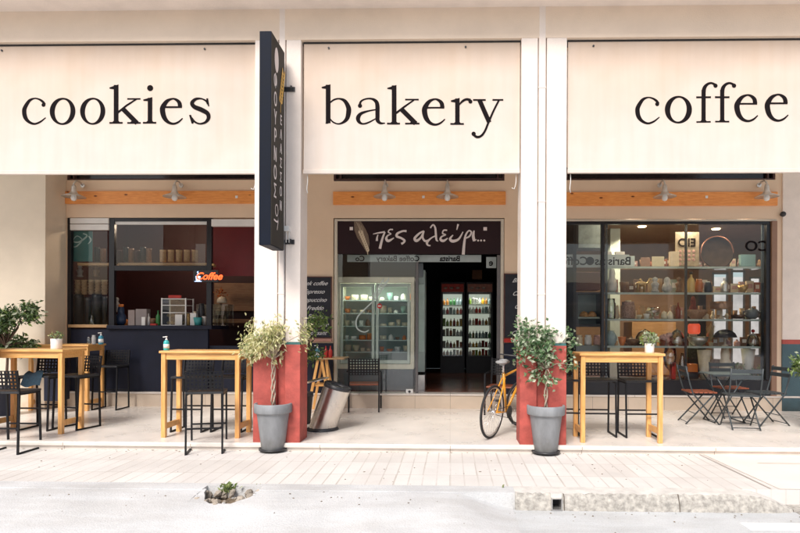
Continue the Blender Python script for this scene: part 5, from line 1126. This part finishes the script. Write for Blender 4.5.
# front feet rows: T2 (163,236) y438 ; T3 (585,659) y443 ; T1 (-14,61) y433
P2 = mid(161.5, 238, 438); tb.location = (P2.x, P2.y+.23, 0); tb['label'] = 'pine bar table with a sanitizer bottle, before the kiosk counter'; tb['group'] = 'tall pine bar tables'
P3 = mid(582.5, 661, 443.2); T3 = dup(tb, (P3.x, P3.y+.23, 0), 0, 'pine bar table with potted plant, before the gift shop window')
P1 = mid(-15, 63, 434); T1 = dup(tb, (P1.x, P1.y+.23, 0), 0, 'pine bar table cut by the left picture edge with a white pot')
P0 = fl(85.5, 411); T0 = dup(tb, (P0.x-.45, P0.y+.22, 0), 0, 'pine bar table farthest back, by the dark kiosk panel')
# ------------------------------------------------------------------ bar stools
def bar_stool():
    t = thing('bar_stool', '', 'stool'); W, D, H, B = .42, .40, .70, .97
    for s in (-1, 1):
        mb = MB(); x = s*(W/2-.01)
        mb.bar((x, -D/2, .01), (x, D/2, .01), .02); mb.bar((x, -D/2+.01, .012), (x, -D/2+.04, H), .02); mb.bar((x, D/2-.01, .012), (x, D/2-.03, H), .02); mb.bar((x, D/2-.03, H), (x, D/2+.01, B), .02)
        mb.bar((x, -D/2+.04, H-.01), (x, D/2-.03, H-.01), .018); build('side_frame', mb, black_m, t)
    mb = MB(); mb.bar((-W/2+.02, -D/2+.028, .30), (W/2-.02, -D/2+.028, .30), .018); build('footrest', mb, black_m, t); mb = MB(); mb.bar((-W/2+.02, D/2-.02, .30), (W/2-.02, D/2-.02, .30), .018); build('footrest', mb, black_m, t)
    mb = MB(); mb.box(-W/2, W/2, -D/2+.015, D/2-.01, H, H+.028); build('seat', mb, mat('black_seat_mesh', (.022, .024, .028), .35, var=.3, scale=20, bump=.8, bscale=300), t, bevel=.006)
    M = Matrix.Translation((0, D/2-.012, H+.05)) @ Matrix.Rotation(R(-8), 4, 'X')
    mb = MB(); mb.perf(W-.03, .22, 9, 5, M); build('backrest', mb, black_m, t)
    return t
st = bar_stool(); GS = 'black metal bar stools with perforated backs'
# near-left-foot positions
def place_stool(pxr, pyn, rz, label, first=False, z=0.0, side='R'):
    q_ = fl(pxr, pyn, z); o = Vector(((-.21 if side == 'R' else .21), .20, 0)); o.rotate(Euler((0,0,rz))); L = (q_.x+o.x, q_.y+o.y, z)
    if first: st.location = L; st.rotation_euler = (0,0,rz); st['label'] = label; st['group'] = GS; return st
    return dup(st, L, rz, label, GS)
place_stool(201.6, 432.8, 0, 'black bar stool behind the sanitizer table, left one of the pair', True)
place_stool(241.7, 432.8, 0, 'black bar stool behind the sanitizer table, right one of the pair')
place_stool(617.3, 437.8, 0, 'black bar stool behind the potted plant table, left one of two')
place_stool(625.9, 438.2, 0, 'black bar stool behind the potted plant table, right under its plant', side='L')
place_stool(582, 437, 0, 'black bar stool mostly hidden by the right red pillar')
place_stool(47.5, 431.5, 0, 'black bar stool behind the left table with blue cloth on it')
place_stool(76.5, 431, -R(14), 'black bar stool just right of the left edge table')
place_stool(116.3, 410.5, 0, 'black bar stool against the dark kiosk panel')
q_ = fl(18, 455, ZS); dup(st, (q_.x-.21, q_.y+.20, ZS), math.pi, 'black bar stool on the pavement at the left picture edge', GS)
q_ = fl(201, 454, ZS); dup(st, (q_.x, q_.y+.16, ZS), math.pi+R(14), 'black bar stool on the pavement before the sanitizer table', GS)
# blue cloth on the stool behind the left table
q_ = fl(47.5, 431.5); mb = MB(); grid(mb, -.14, .12, -.27, .08, 0, 16, 16, lambda x, y: (0.02*math.sin(x*23)+.018*math.sin(y*31+x*9)+.03) - max(0, -(y+.20))*2.2)
one('blue_cloth', mb, bluecloth, (q_.x-.19, q_.y+.22, .735), 'blue cloth bag slumped on the stool behind the left table', 'bag')
# dark planter block next to projecting wall
boxp('square_planter', 44, 58.5, 358, 401, 2.1, .28, navy, 'tall dark square bin beside the projecting left wall', 'bin')
# table top items
def sanitizer(px, base, y, label, m, k=1.0, cap=whitep):
    t = thing('pump_bottle', label, 'bottle', at(px, base, y)); mb = MB(); mb.lathe([(.032*k,0),(.035*k,.008),(.035*k,.10*k),(.028*k,.12*k),(.012*k,.13*k)], (0,0,0), 18); build('body', mb, m, t)
    mb = MB(); mb.lathe([(.014*k,.13*k),(.014*k,.145*k),(.006*k,.146*k),(.006*k,.165*k),(.012*k,.166*k),(.012*k,.178*k)], (0,0,0), 12); mb.bar((0,0,.172*k),(-.045*k,0,.168*k),.009*k); build('pump', mb, cap, t)
    mb = MB(); mb.lathe([(.0356*k,.03),(.0356*k,.08*k)], (0,0,0), 18); build('label', mb, whitep, t); return t
ztop = 1.08
b = fl(166.5, 351.3, ztop); s_ = sanitizer(166, 351, P2.y+.12, 'teal pump bottle of hand sanitizer on the bar table corner', mat('teal_gel', (.05, .42, .42), .2)); s_.location = (X(166.5, P2.y+.1), P2.y+.1, ztop)
p_ = small_plant(649.5, 354, P3.y+.2, mat('white_glaze', (.90, .90, .89), .25, var=.03), .058, .115, .10, .07, 200, [leaf_mid, leaf_lite], 'little leafy plant in a white pot on the right bar table', ln=.045, pk='mug'); p_.location = (X(649.5, P3.y+.2), P3.y+.2, ztop)
p_ = small_plant(57, 349, P1.y+.2, mat('white_glaze', (.90, .90, .89)), .068, .135, .085, .045, 110, [leaf_grey, leaf_pale2], 'white cup with a tiny dry plant on the left edge table', ln=.035, pk='mug'); p_.location = (X(56.5, P1.y+.2), P1.y+.2, ztop)
yb0 = P0.y+.1
for i, (px, k, m, l) in enumerate(((101, 1.1, bluec, 'blue pump bottle on the bar table by the dark panel'),)): o = sanitizer(px, 341, yb0, l, m, k); o.location = (X(px, yb0), yb0, ztop)
for i, (px, w_, h_, m, l) in enumerate(((89, .03, .12, glass_s, 'clear glass tumbler on the farthest table, left of the jar'), (94, .035, .15, greyceram, 'grey jar in the middle of the farthest bar table'))):
    mb = MB(); mb.lathe(prof_scale(PR['jar'], w_, h_), (0,0,0), 16); one('small_jar', mb, m, (X(px, yb0), yb0, ztop), l, 'jar')

# ------------------------------------------------------------------ metal armchairs
def armchair():
    t = thing('metal_armchair', '', 'chair'); W, D = .54, .48
    for sx in (-1, 1):
        mb = MB(); x = sx*W/2
        mb.bar((x, -D/2, 0), (x, -D/2+.02, .64), .024); mb.bar((x, -D/2+.02, .64), (x, D/2-.02, .66), .024); build('arm_frame', mb, black_m, t)
        mb = MB(); mb.bar((x*.9, D/2, 0), (x*.9, D/2-.03, .44), .024); mb.bar((x*.9, D/2-.03, .44), (x*.9, D/2+.04, .88), .024); build('rear_leg', mb, black_m, t)
    mb = MB(); mb.box(-W/2+.02, W/2-.02, -D/2+.01, D/2-.04, .43, .455); build('seat', mb, redseat, t, bevel=.006)
    M = Matrix.Translation((0, D/2+.0, .60)) @ Matrix.Rotation(R(-8), 4, 'X'); mb = MB(); mb.perf(W*.86, .27, 10, 6, M); build('backrest', mb, black_m, t)
    return t
ac = armchair(); q_ = mid(344, 380, 412.5); ac.location = (q_.x, q_.y+.26, 0); ac.rotation_euler = (0,0,math.pi+R(6)); ac['label'] = 'black perforated armchair in front of the pastry fridge window'; ac['group'] = 'black perforated armchairs by the entrance'
q_ = at(504, 400, 2.45); dup(ac, (q_.x, 2.45, 0), R(-14), 'black perforated armchair half hidden behind the bicycle')
# trestle table
q_ = fl(316, 412); t = thing('trestle_table', 'small wooden trestle table holding bottles left of the entrance', 'table', (X(322, 2.6), 2.6, 0))
mb = MB(); zt2 = .88; mb.box(X(300, 2.5), X(345.5, 2.5), 2.35, 2.85, zt2-.022, zt2); build('tabletop', mb, shelfw, t, world=True, bevel=.003)
for cx, nm in ((X(321, 2.5), 0),):
    for yy in (2.42, 2.78):
        for s in (-1, 1): mb = MB(); mb.bar((cx+s*.03, yy, zt2-.03), (cx+s*.19, yy+(-.02 if yy < 2.5 else .02), .0), .04, .025); build('leg', mb, pine_table, t, world=True)
    mb = MB(); mb.box(cx-.12, cx+.12, 2.44, 2.76, .42, .45); build('stretcher', mb, pine_table, t, world=True)
mb = MB(); mb.bar((X(327, 2.5), 2.44, zt2-.03), (X(333, 2.5), 2.44, 0), .04, .025); build('leg', mb, pine_table, t, world=True)
o = sanitizer(317.5, 357, 2.5, 'blue pump bottle on the small trestle table', bluec, 1.15); o.location = (X(317.5, 2.5), 2.5, zt2)
for i, (px, l) in enumerate(((326, 'red sauce bottle on the trestle table beside the blue one'), (330.5, 'red sauce bottle at the right on the trestle table'))):
    mb = MB(); mb.lathe(prof_scale(PR['bottle'], .033, .19), (0,0,0), 16); one('sauce_bottle', mb, redc, (X(px, 2.5), 2.5, zt2), l, 'bottle')
mb = MB(); mb.lathe(prof_scale(PR['bowl'], .05, .03), (0,0,0), 16); one('small_dish', mb, whitep, (X(312.5, 2.5), 2.5, zt2), 'small white dish on the left of trestle table', 'dish')

# ------------------------------------------------------------------ steel bin
q_ = fl(322, 429.5); t = thing('waste_bin', 'slanted brushed steel waste bin with its dark lid swung open', 'bin', (q_.x, q_.y+.0, 0))
def shear(h, k=.36): return k*h
rb = .19; 
def slathe(prof, k, seg=36):
    mb = MB(); vs = []
    for r, z, zt1 in prof:
        for i in range(seg):
            a = 2*math.pi*i/seg; zz = z+zt1*math.cos(a); vs.append((r*math.cos(a)+k*zz, r*math.sin(a), zz))
    mb.add(vs, [(i*seg+j, i*seg+(j+1) % seg, (i+1)*seg+(j+1) % seg, (i+1)*seg+j) for i in range(len(prof)-1) for j in range(seg)], 0, True); return mb
KS = .36
build('body', slathe([(rb*.98, .03, 0), (rb, .05, 0), (rb, .56, -.05)], KS), steel, t)
build('base_ring', slathe([(rb+.03, 0, 0), (rb+.03, .012, 0), (rb+.008, .03, 0), (rb, .04, 0)], KS), darkpl, t)
build('rim', slathe([(rb+.004, .555, -.05), (rb+.008, .60, -.055), (rb-.02, .61, -.055), (rb-.03, .56, -.05)], KS), darkpl, t)
mb = slathe([(rb-.031, .575, -.05), (.001, .575, 0)], KS); build('opening', mb, dark_in, t)
mb = MB(); M = Matrix.Translation((KS*.6-rb-.10, 0, .655)) @ Matrix.Rotation(R(-14), 4, 'Y')
mb.lathe([(.001, .03), (.10, .028), (.165, .012), (.172, 0), (.001, 0)], (0,0,0), 28, M=M, sy=1); build('lid', mb, [steel], t)

# ------------------------------------------------------------------ planters with trees
def planter(px, base, label, crown, rz=0):
    q_ = fl(px, base, ZS); t = thing('potted_tree', label, 'tree', (q_.x, q_.y+.02, ZS), rz)
    mb = MB(); mb.lathe([(.13, .02), (.165, .022), (.165, .04), (.145, .04)], (0,0,0), 36); build('saucer', mb, darkpl, t)
    mb = MB(); mb.lathe([(.128, .028), (.136, .04), (.188, .455), (.190, .46), (.215, .465), (.222, .475), (.224, .565), (.218, .575), (.200, .575), (.196, .52)], (0,0,0), 48); po = build('pot', mb, pot_grey, t)
    mb = MB(); mb.lathe([(.197, .525), (.10, .54), (.001, .545)], (0,0,0), 24); build('soil', mb, soil, t)
    crown(t); return t
def limbs(mb, base, tips, r0, r1=.004, wob=.04):
    for tp in tips:
        a = Vector(base); b_ = Vector(tp); m1 = a.lerp(b_, .4)+Vector((random.gauss(0, wob), random.gauss(0, wob), .04)); m2 = a.lerp(b_, .75)+Vector((random.gauss(0, wob), random.gauss(0, wob), .03))
        mb.tube([a, m1, m2, b_], [r0, r0*.7, r0*.45, r1], 6)
def crown_left(t):
    random.seed(21); mb = MB()
    for s in (0, 1, 2):    # braided stems
        mb.tube([(.022*math.cos(k*1.15+s*2.1), .022*math.sin(k*1.15+s*2.1), .53+k*.075) for k in range(9)], [.0095-.0003*k for k in range(9)], 8)
    tips = []
    for i in range(44):
        a = i*2.4; rr_ = .08+.30*((i*0.618) % 1); h = 1.16+.42*((i*.37) % 1)-.28*max(0, rr_-.22)
        tips.append((rr_*math.cos(a)-.05, rr_*math.sin(a)*.9, h))
    limbs(mb, (0, 0, 1.10), tips, .010); build('trunk', mb, bark, t)
    mb = MB()
    for tp in tips:
        c = Vector(tp); n = 46
        for i in range(n):
            p_ = c+Vector((random.gauss(0, .055), random.gauss(0, .055), random.gauss(-.02, .055))); d = Vector((c.x*2+random.gauss(0, .5), c.y*2+random.gauss(0, .5), -.7+random.gauss(0, .4)))
            mb.leaf(p_, d, random.uniform(.045, .075), random.uniform(.016, .026), 1 if random.random() < .30 else 0)
    build('crown', mb, [leaf_pale, leaf_pale2], t)
def crown_right(t):
    random.seed(9); mb = MB()
    for s in (0, 1): mb.tube([(.018*math.cos(k*1.2+s*3.1), .018*math.sin(k*1.2+s*3.1), .53+k*.07) for k in range(8)], [.0105-.0004*k for k in range(8)], 8)
    tips = []
    for i in range(34):
        a = i*2.4; rr_ = .07+.29*((i*.618) % 1); h = 1.10+.42*((i*.41) % 1)-.22*max(0, rr_-.2)
        tips.append((rr_*math.cos(a)-.07, rr_*math.sin(a)*.85, h))
    for ex in ((-.12, -.05, .92), (.02, -.1, .88), (-.16, 0, .98), (.27, 0, 1.05)): tips.append(ex)
    limbs(mb, (0, 0, 1.0), tips, .010); build('trunk', mb, bark, t)
    mb = MB()
    for tp in tips:
        c = Vector(tp)
        for i in range(42):
            p_ = c+Vector((random.gauss(0, .05), random.gauss(0, .05), random.gauss(0, .045))); d = Vector((random.gauss(0, .8), random.gauss(0, .8), random.gauss(-.1, .5)))
            mb.leaf(p_, d, random.uniform(.045, .075), random.uniform(.028, .042), 1 if random.random() < .35 else 0)
    build('crown', mb, [leaf_grey, leaf_lite], t)
planter(272.5, 451.5, 'pale variegated fig tree in a grey pot before the left red pillar', crown_left)
planter(546, 454, 'grey green leaved tree in a grey pot before the right red pillar', crown_right)
# ficus behind left table, plant behind pillar, plant at right edge
def bush(px, y, z0, cz, rx, rz, n, lm, label, ph=.45, pr=.2, potm=darkpl, ln=.09, trunkm=barkd, seed=1, z=0):
    random.seed(seed); t = thing('potted_plant', label, 'plant', (X(px, y), y, z)); mb = MB(); mb.lathe(prof_scale(PR['pot'], pr, ph), (0,0,0), 28); build('pot', mb, potm, t)
    mb = MB(); tips = []
    for i in range(26): 
        a = i*2.4; k = ((i*.618) % 1)**.5; v = 2*((i*.37) % 1)-1; tips.append((rx*k*math.cos(a)*(1-.3*abs(v)), rx*k*math.sin(a)*(1-.3*abs(v)), cz+rz*v))
    mb.tube([(0,0,ph*.8),(.02,.01,(ph+cz)/2),(0,0,cz-rz*.8)], [.022,.018,.014], 8); limbs(mb, (0,0,cz-rz*.8), tips, .012); build('trunk', mb, trunkm, t)
    mb = MB()
    for tp in tips:
        for i in range(n//26):
            p_ = Vector(tp)+Vector((random.gauss(0, rx*.17), random.gauss(0, rx*.17), random.gauss(0, rz*.16))); mb.leaf(p_, Vector((tp[0]+random.gauss(0,.5), tp[1]+random.gauss(0,.5), random.gauss(-.2,.5))), ln*random.uniform(.6,1.2), ln*.42, random.randrange(len(lm)) if random.random() < .5 else 0)
    build('crown', mb, lm, t); return t
bush(6, 1.9, 0, 1.34, .42, .34, 2300, [leaf_dark, leaf_mid, leaf_lite], 'bushy dark green ficus by the projecting left wall', potm=navy, seed=4, pr=.18)
bush(303, 1.35, 0, 1.24, .36, .30, 1400, [leaf_mid, leaf_dark], 'green leafy plant peeking out behind the left pillar', seed=5, pr=.15, ln=.07)
bush(813, 1.2, 0, .98, .25, .25, 1100, [leaf_mid, leaf_lite, leaf_dark], 'green leafy plant at the right picture edge before teal wall', seed=6, pr=.15, ln=.075)
# weeds
random.seed(12)
for i, (px, py, n, h, l) in enumerate(((228, 493, 54, .085, 'larger green weed growing in the middle of the kerb hole'), (256, 491, 26, .06, 'small green weed at the right end of the kerb hole'), (503, 488, 14, .03, 'tiny weed tuft growing at the kerb joint'))):
    q_ = fl(px, py, -.16 if i < 2 else ZS); mb = MB()
    for k in range(n):
        a = random.uniform(0, 6.28); d = Vector((math.cos(a)*.7, math.sin(a)*.7, random.uniform(.3, 1.2))); mb.leaf(Vector((random.gauss(0, h*.35), random.gauss(0, h*.2), random.uniform(0, h*.8))), d, h*.6, h*.28)
    one('weed', mb, [leafmat('weed_leaf', (.10, .18, .04), (.40, .46, .18))], q_, l, 'weed', 'weeds in the kerb')

# ------------------------------------------------------------------ folding bistro set
def folding_chair(seatm):
    t = thing('folding_chair', '', 'chair'); W = .40
    for s in (-1, 1):
        x = s*W/2
        mb = MB(); mb.tube([(x, -.22, 0), (x, .15, .45), (x, .20, .62), (x, .25, .84)], .011, 8); build('back_leg', mb, slatem, t)      # front foot up to backrest top
        mb = MB(); mb.tube([(x*.88, .24, 0), (x*.88, -.17, .45)], .011, 8); build('front_leg', mb, slatem, t)
    mb = MB(); mb.tube([(-W/2, -.20, .03), (W/2, -.20, .03)], .006, 6); mb.tube([(-W/2*.88, .22, .03), (W/2*.88, .22, .03)], .006, 6); mb.tube([(-W/2*.88, .10, .15), (W/2*.88, .10, .15)], .006, 6); build('crossbar', mb, slatem, t)
    mb = MB()
    for k in range(6): y = -.19+k*.065; mb.box(-W/2+.0, W/2-.0, y, y+.052, .45, .468)
    build('seat', mb, seatm, t, bevel=.003)
    mb = MB()
    for z in (.69, .775): mb.bar((-W/2-.01, .213+(z-.69)*.22, z+.025), (W/2+.01, .213+(z-.69)*.22, z+.025), .055 if False else .014, .055)
    build('backrest', mb, slatem, t, bevel=.003); return t
YT = 1.75
fc = folding_chair(slatem); GC = 'folding metal bistro chairs round the small table'
def fpos(px, Y): return (X(px, Y), Y, 0)
fc.location = fpos(741, 1.30); fc.rotation_euler = (0,0,math.pi-R(8)); fc['label'] = 'slate folding chair with its back to the street'; fc['group'] = GC
dup(fc, fpos(766, 1.62), R(-84), 'slate folding chair on the right, side on by the teal wall', GC)
rc = folding_chair(redseat); rc.location = fpos(699, 1.72); rc.rotation_euler = (0,0,R(86)); rc['label'] = 'folding chair with red brown seat, side on at the left'; rc['group'] = GC
dup(rc, fpos(730, 2.30), R(4), 'folding chair with red brown seat, behind the bistro table', GC)
t = thing('bistro_table', 'small grey green folding bistro table amid four folding chairs', 'table', fpos(724, 1.85))
mb = MB()
for k in range(8): y = -.24+k*.06; mb.box(-.27, .27, y, y+.05, .705, .722)
build('tabletop', mb, greytop, t, bevel=.003)
mb = MB(); mb.bar((-.27, -.25, .70), (.27, -.25, .70), .012, .025); mb.bar((-.27, .25, .70), (.27, .25, .70), .012, .025); build('rim', mb, slatem, t)
for s in (-1, 1):
    mb = MB(); mb.tube([(-.22, s*.21, .70), (.22, s*.21, 0)], .010, 8); mb.tube([(.22, s*.19, .70), (-.22, s*.19, 0)], .010, 8); build('leg', mb, slatem, t)
mb = MB(); mb.tube([(-.22, -.19, .01), (-.22, .19, .01)], .008, 6); mb.tube([(.22, -.21, .01), (.22, .21, .01)], .008, 6); build('crossbar', mb, slatem, t)

# ------------------------------------------------------------------ bicycle
RW = .335; rh = fl(490.5, 438.3); ang = R(61)
bk = thing('bicycle', 'amber framed bicycle parked behind the right red pillar', 'bicycle', (rh.x, rh.y, 0), ang)
bk.rotation_euler = (R(4), 0, ang)
def wheel(cx, steer, name='wheel'):
    w_ = bpy.data.objects.new(name, None); 
    Mz = Matrix.Rotation(steer, 3, 'Z'); c = Vector((cx, 0, RW))
    f = lambda r, a, y=0: c+Mz @ Vector((r*math.cos(a), y, r*math.sin(a)))
    mb = MB(); mb.tube([f(RW-.014, a*math.pi/24) for a in range(48)], .016, 8, closed=True); o = build(name, mb, rubber, bk)
    mb = MB(); mb.tube([f(RW-.034, a*math.pi/24) for a in range(48)], .010, 6, closed=True); build('rim', mb, galv, o)
    mb = MB()
    for k in range(24): a = k*math.pi/12; mb.tube([f(.02, a+.5*(1 if k % 2 else -1), .02*(1 if k % 4 < 2 else -1)), f(RW-.04, a)], .0016, 4)
    build('spokes', mb, chrome, o)
    mb = MB(); mb.tube([f(0, 0, -.05), f(0, 0, .05)], .018, 10); build('hub', mb, chrome, o)
wheel(0, 0); wheel(1.02, R(-22))
BB = Vector((.43, 0, .285)); ST = Vector((.27, 0, .80)); HT = Vector((.86, 0, .84)); HB = Vector((.89, 0, .70))
mb = MB()
for a, b_, r in ((BB, ST, .016), (ST-Vector((0,0,.04)), HT, .015), (BB, HB, .018), (HB-Vector((.005,0,.04)), HT+Vector((-.01,0,.05)), .019)): mb.tube([a, b_], r, 10)
for s in (-1, 1): mb.tube([(0, s*.06, RW), BB+Vector((-.02, s*.03, 0))], .009, 8); mb.tube([(0, s*.06, RW), ST+Vector((.015, s*.02, -.06))], .008, 8)
build('frame', mb, yellowp, bk)
mb = MB()
Mz = Matrix.Rotation(R(-22), 3, 'Z')
for s in (-1, 1): mb.tube([HB+Vector((.0, s*.045, -.05)), HB+Vector((.06, s*.055, -.25)), Vector((1.02, s*.055, RW))], .011, 8)
build('fork', mb, yellowp, bk)
mb = MB(); mb.tube([HT, HT+Vector((-.03, 0, .14))], .013, 8); hb = HT+Vector((-.02, 0, .15)); mb.tube([hb+Vector((-.10, -.29, .01)), hb+Vector((0, -.12, 0)), hb+Vector((.02, 0, 0)), hb+Vector((0, .12, 0)), hb+Vector((-.10, .29, .01))], .011, 8); build('handlebar', mb, darkpl, bk)
mb = MB(); mb.tube([ST, ST+Vector((-.03, 0, .13))], .013, 8); build('seat_post', mb, chrome, bk)
sd = ST+Vector((-.035, 0, .14)); mb = MB(); mb.add([], []); mb.ball(sd+Vector((-.06, 0, .005)), .075, sx=1.1, sz=.35); mb.tube([sd+Vector((-.05, 0, .005)), sd+Vector((.10, 0, .01)), sd+Vector((.17, 0, .0))], [.045, .028, .016], 10); build('saddle', mb, mat('grey_saddle', (.30, .30, .30), .5), bk)
mb = MB(); mb.lathe([(.08, -.004), (.085, 0), (.08, .004)], BB+Vector((0, -.05, 0)), 24, M=Matrix.Rotation(R(90), 3, 'X')); mb.tube([BB+Vector((0, -.05, 0)), BB+Vector((.09, -.07, -.14))], .009, 8); mb.box(BB.x+.05, BB.x+.13, -.15, -.07, BB.z-.16, BB.z-.14); mb.tube([BB+Vector((0, .05, 0)), BB+Vector((-.09, .07, .14))], .009, 8); mb.box(BB.x-.13, BB.x-.05, .07, .15, BB.z+.13, BB.z+.15)
mb.tube([BB+Vector((0, -.05, .08)), Vector((0, -.05, RW+.03))], .004, 5); mb.tube([BB+Vector((0, -.05, -.08)), Vector((0, -.05, RW-.03))], .004, 5); build('crankset', mb, darkpl, bk)

# ------------------------------------------------------------------ house across the street (seen in the glass)
t = thing('facing_building', 'pale low building across the street mirrored in the shop glass', 'building', (0, -28, ZR))
mb = MB(); hs = []
for k in range(-7, 8): hs.append((k*3.4-1.2, k*3.4+1.2, ZR, 2.5))
wall_holes(mb, -26, 26, ZR, 4.4, -28.3, -28, hs); build('wall', mb, mat('pale_facade', (.60, .58, .54), .9, var=.2, scale=1), t, world=True)
mb = MB(); mb.box(-26, 26, -28.7, -28.6, ZR, 4.4); build('inner_wall', mb, fridge_grey, t, world=True)
mb = MB(); mb.box(-26, 26, -28, -27, 2.9, 3.05); build('canopy', mb, plaster_white, t, world=True)

# ------------------------------------------------------------------ light
wd = bpy.data.worlds.new('World'); SC.world = wd; wd.use_nodes = True; n = wd.node_tree.nodes; l = wd.node_tree.links
bg = n['Background']; sky = n.new('ShaderNodeTexSky'); sky.sky_type = 'NISHITA'; sky.sun_disc = False
SD = Vector((.36, 1.0, -1.12)).normalized()
sky.sun_elevation = math.asin(-SD.z); sky.sun_rotation = math.atan2(-SD.x, -SD.y); sky.air_density = 1.0; sky.dust_density = 3.0; sky.ozone_density = 1.0
l.new(sky.outputs[0], bg.inputs[0]); bg.inputs[1].default_value = .15
sl = bpy.data.lights.new('sun', 'SUN'); sl.energy = 3.7; sl.angle = R(24); sl.color = (1, .965, .935); so = bpy.data.objects.new('sun', sl); COL.objects.link(so)
so.rotation_euler = SD.to_track_quat('-Z', 'Y').to_euler()
SC.view_settings.view_transform = 'Standard'; SC.view_settings.look = 'None'; SC.view_settings.exposure = 0; SC.view_settings.gamma = 1
SC.render.engine = 'CYCLES'; SC.cycles.max_bounces = 8; SC.cycles.transparent_max_bounces = 16; SC.cycles.diffuse_bounces = 5

# turn every text curve into plain mesh objects
bpy.context.view_layer.update(); dg = bpy.context.evaluated_depsgraph_get()
for o in [o for o in COL.objects if o.type == 'FONT']:
    me = bpy.data.meshes.new_from_object(o.evaluated_get(dg)); n_ = o.name; cu = o.data
    q = bpy.data.objects.new('letters', me); COL.objects.link(q); q.parent = o.parent; q.location = o.location; q.rotation_euler = o.rotation_euler; q.scale = o.scale
    bpy.data.objects.remove(o); q.name = n_
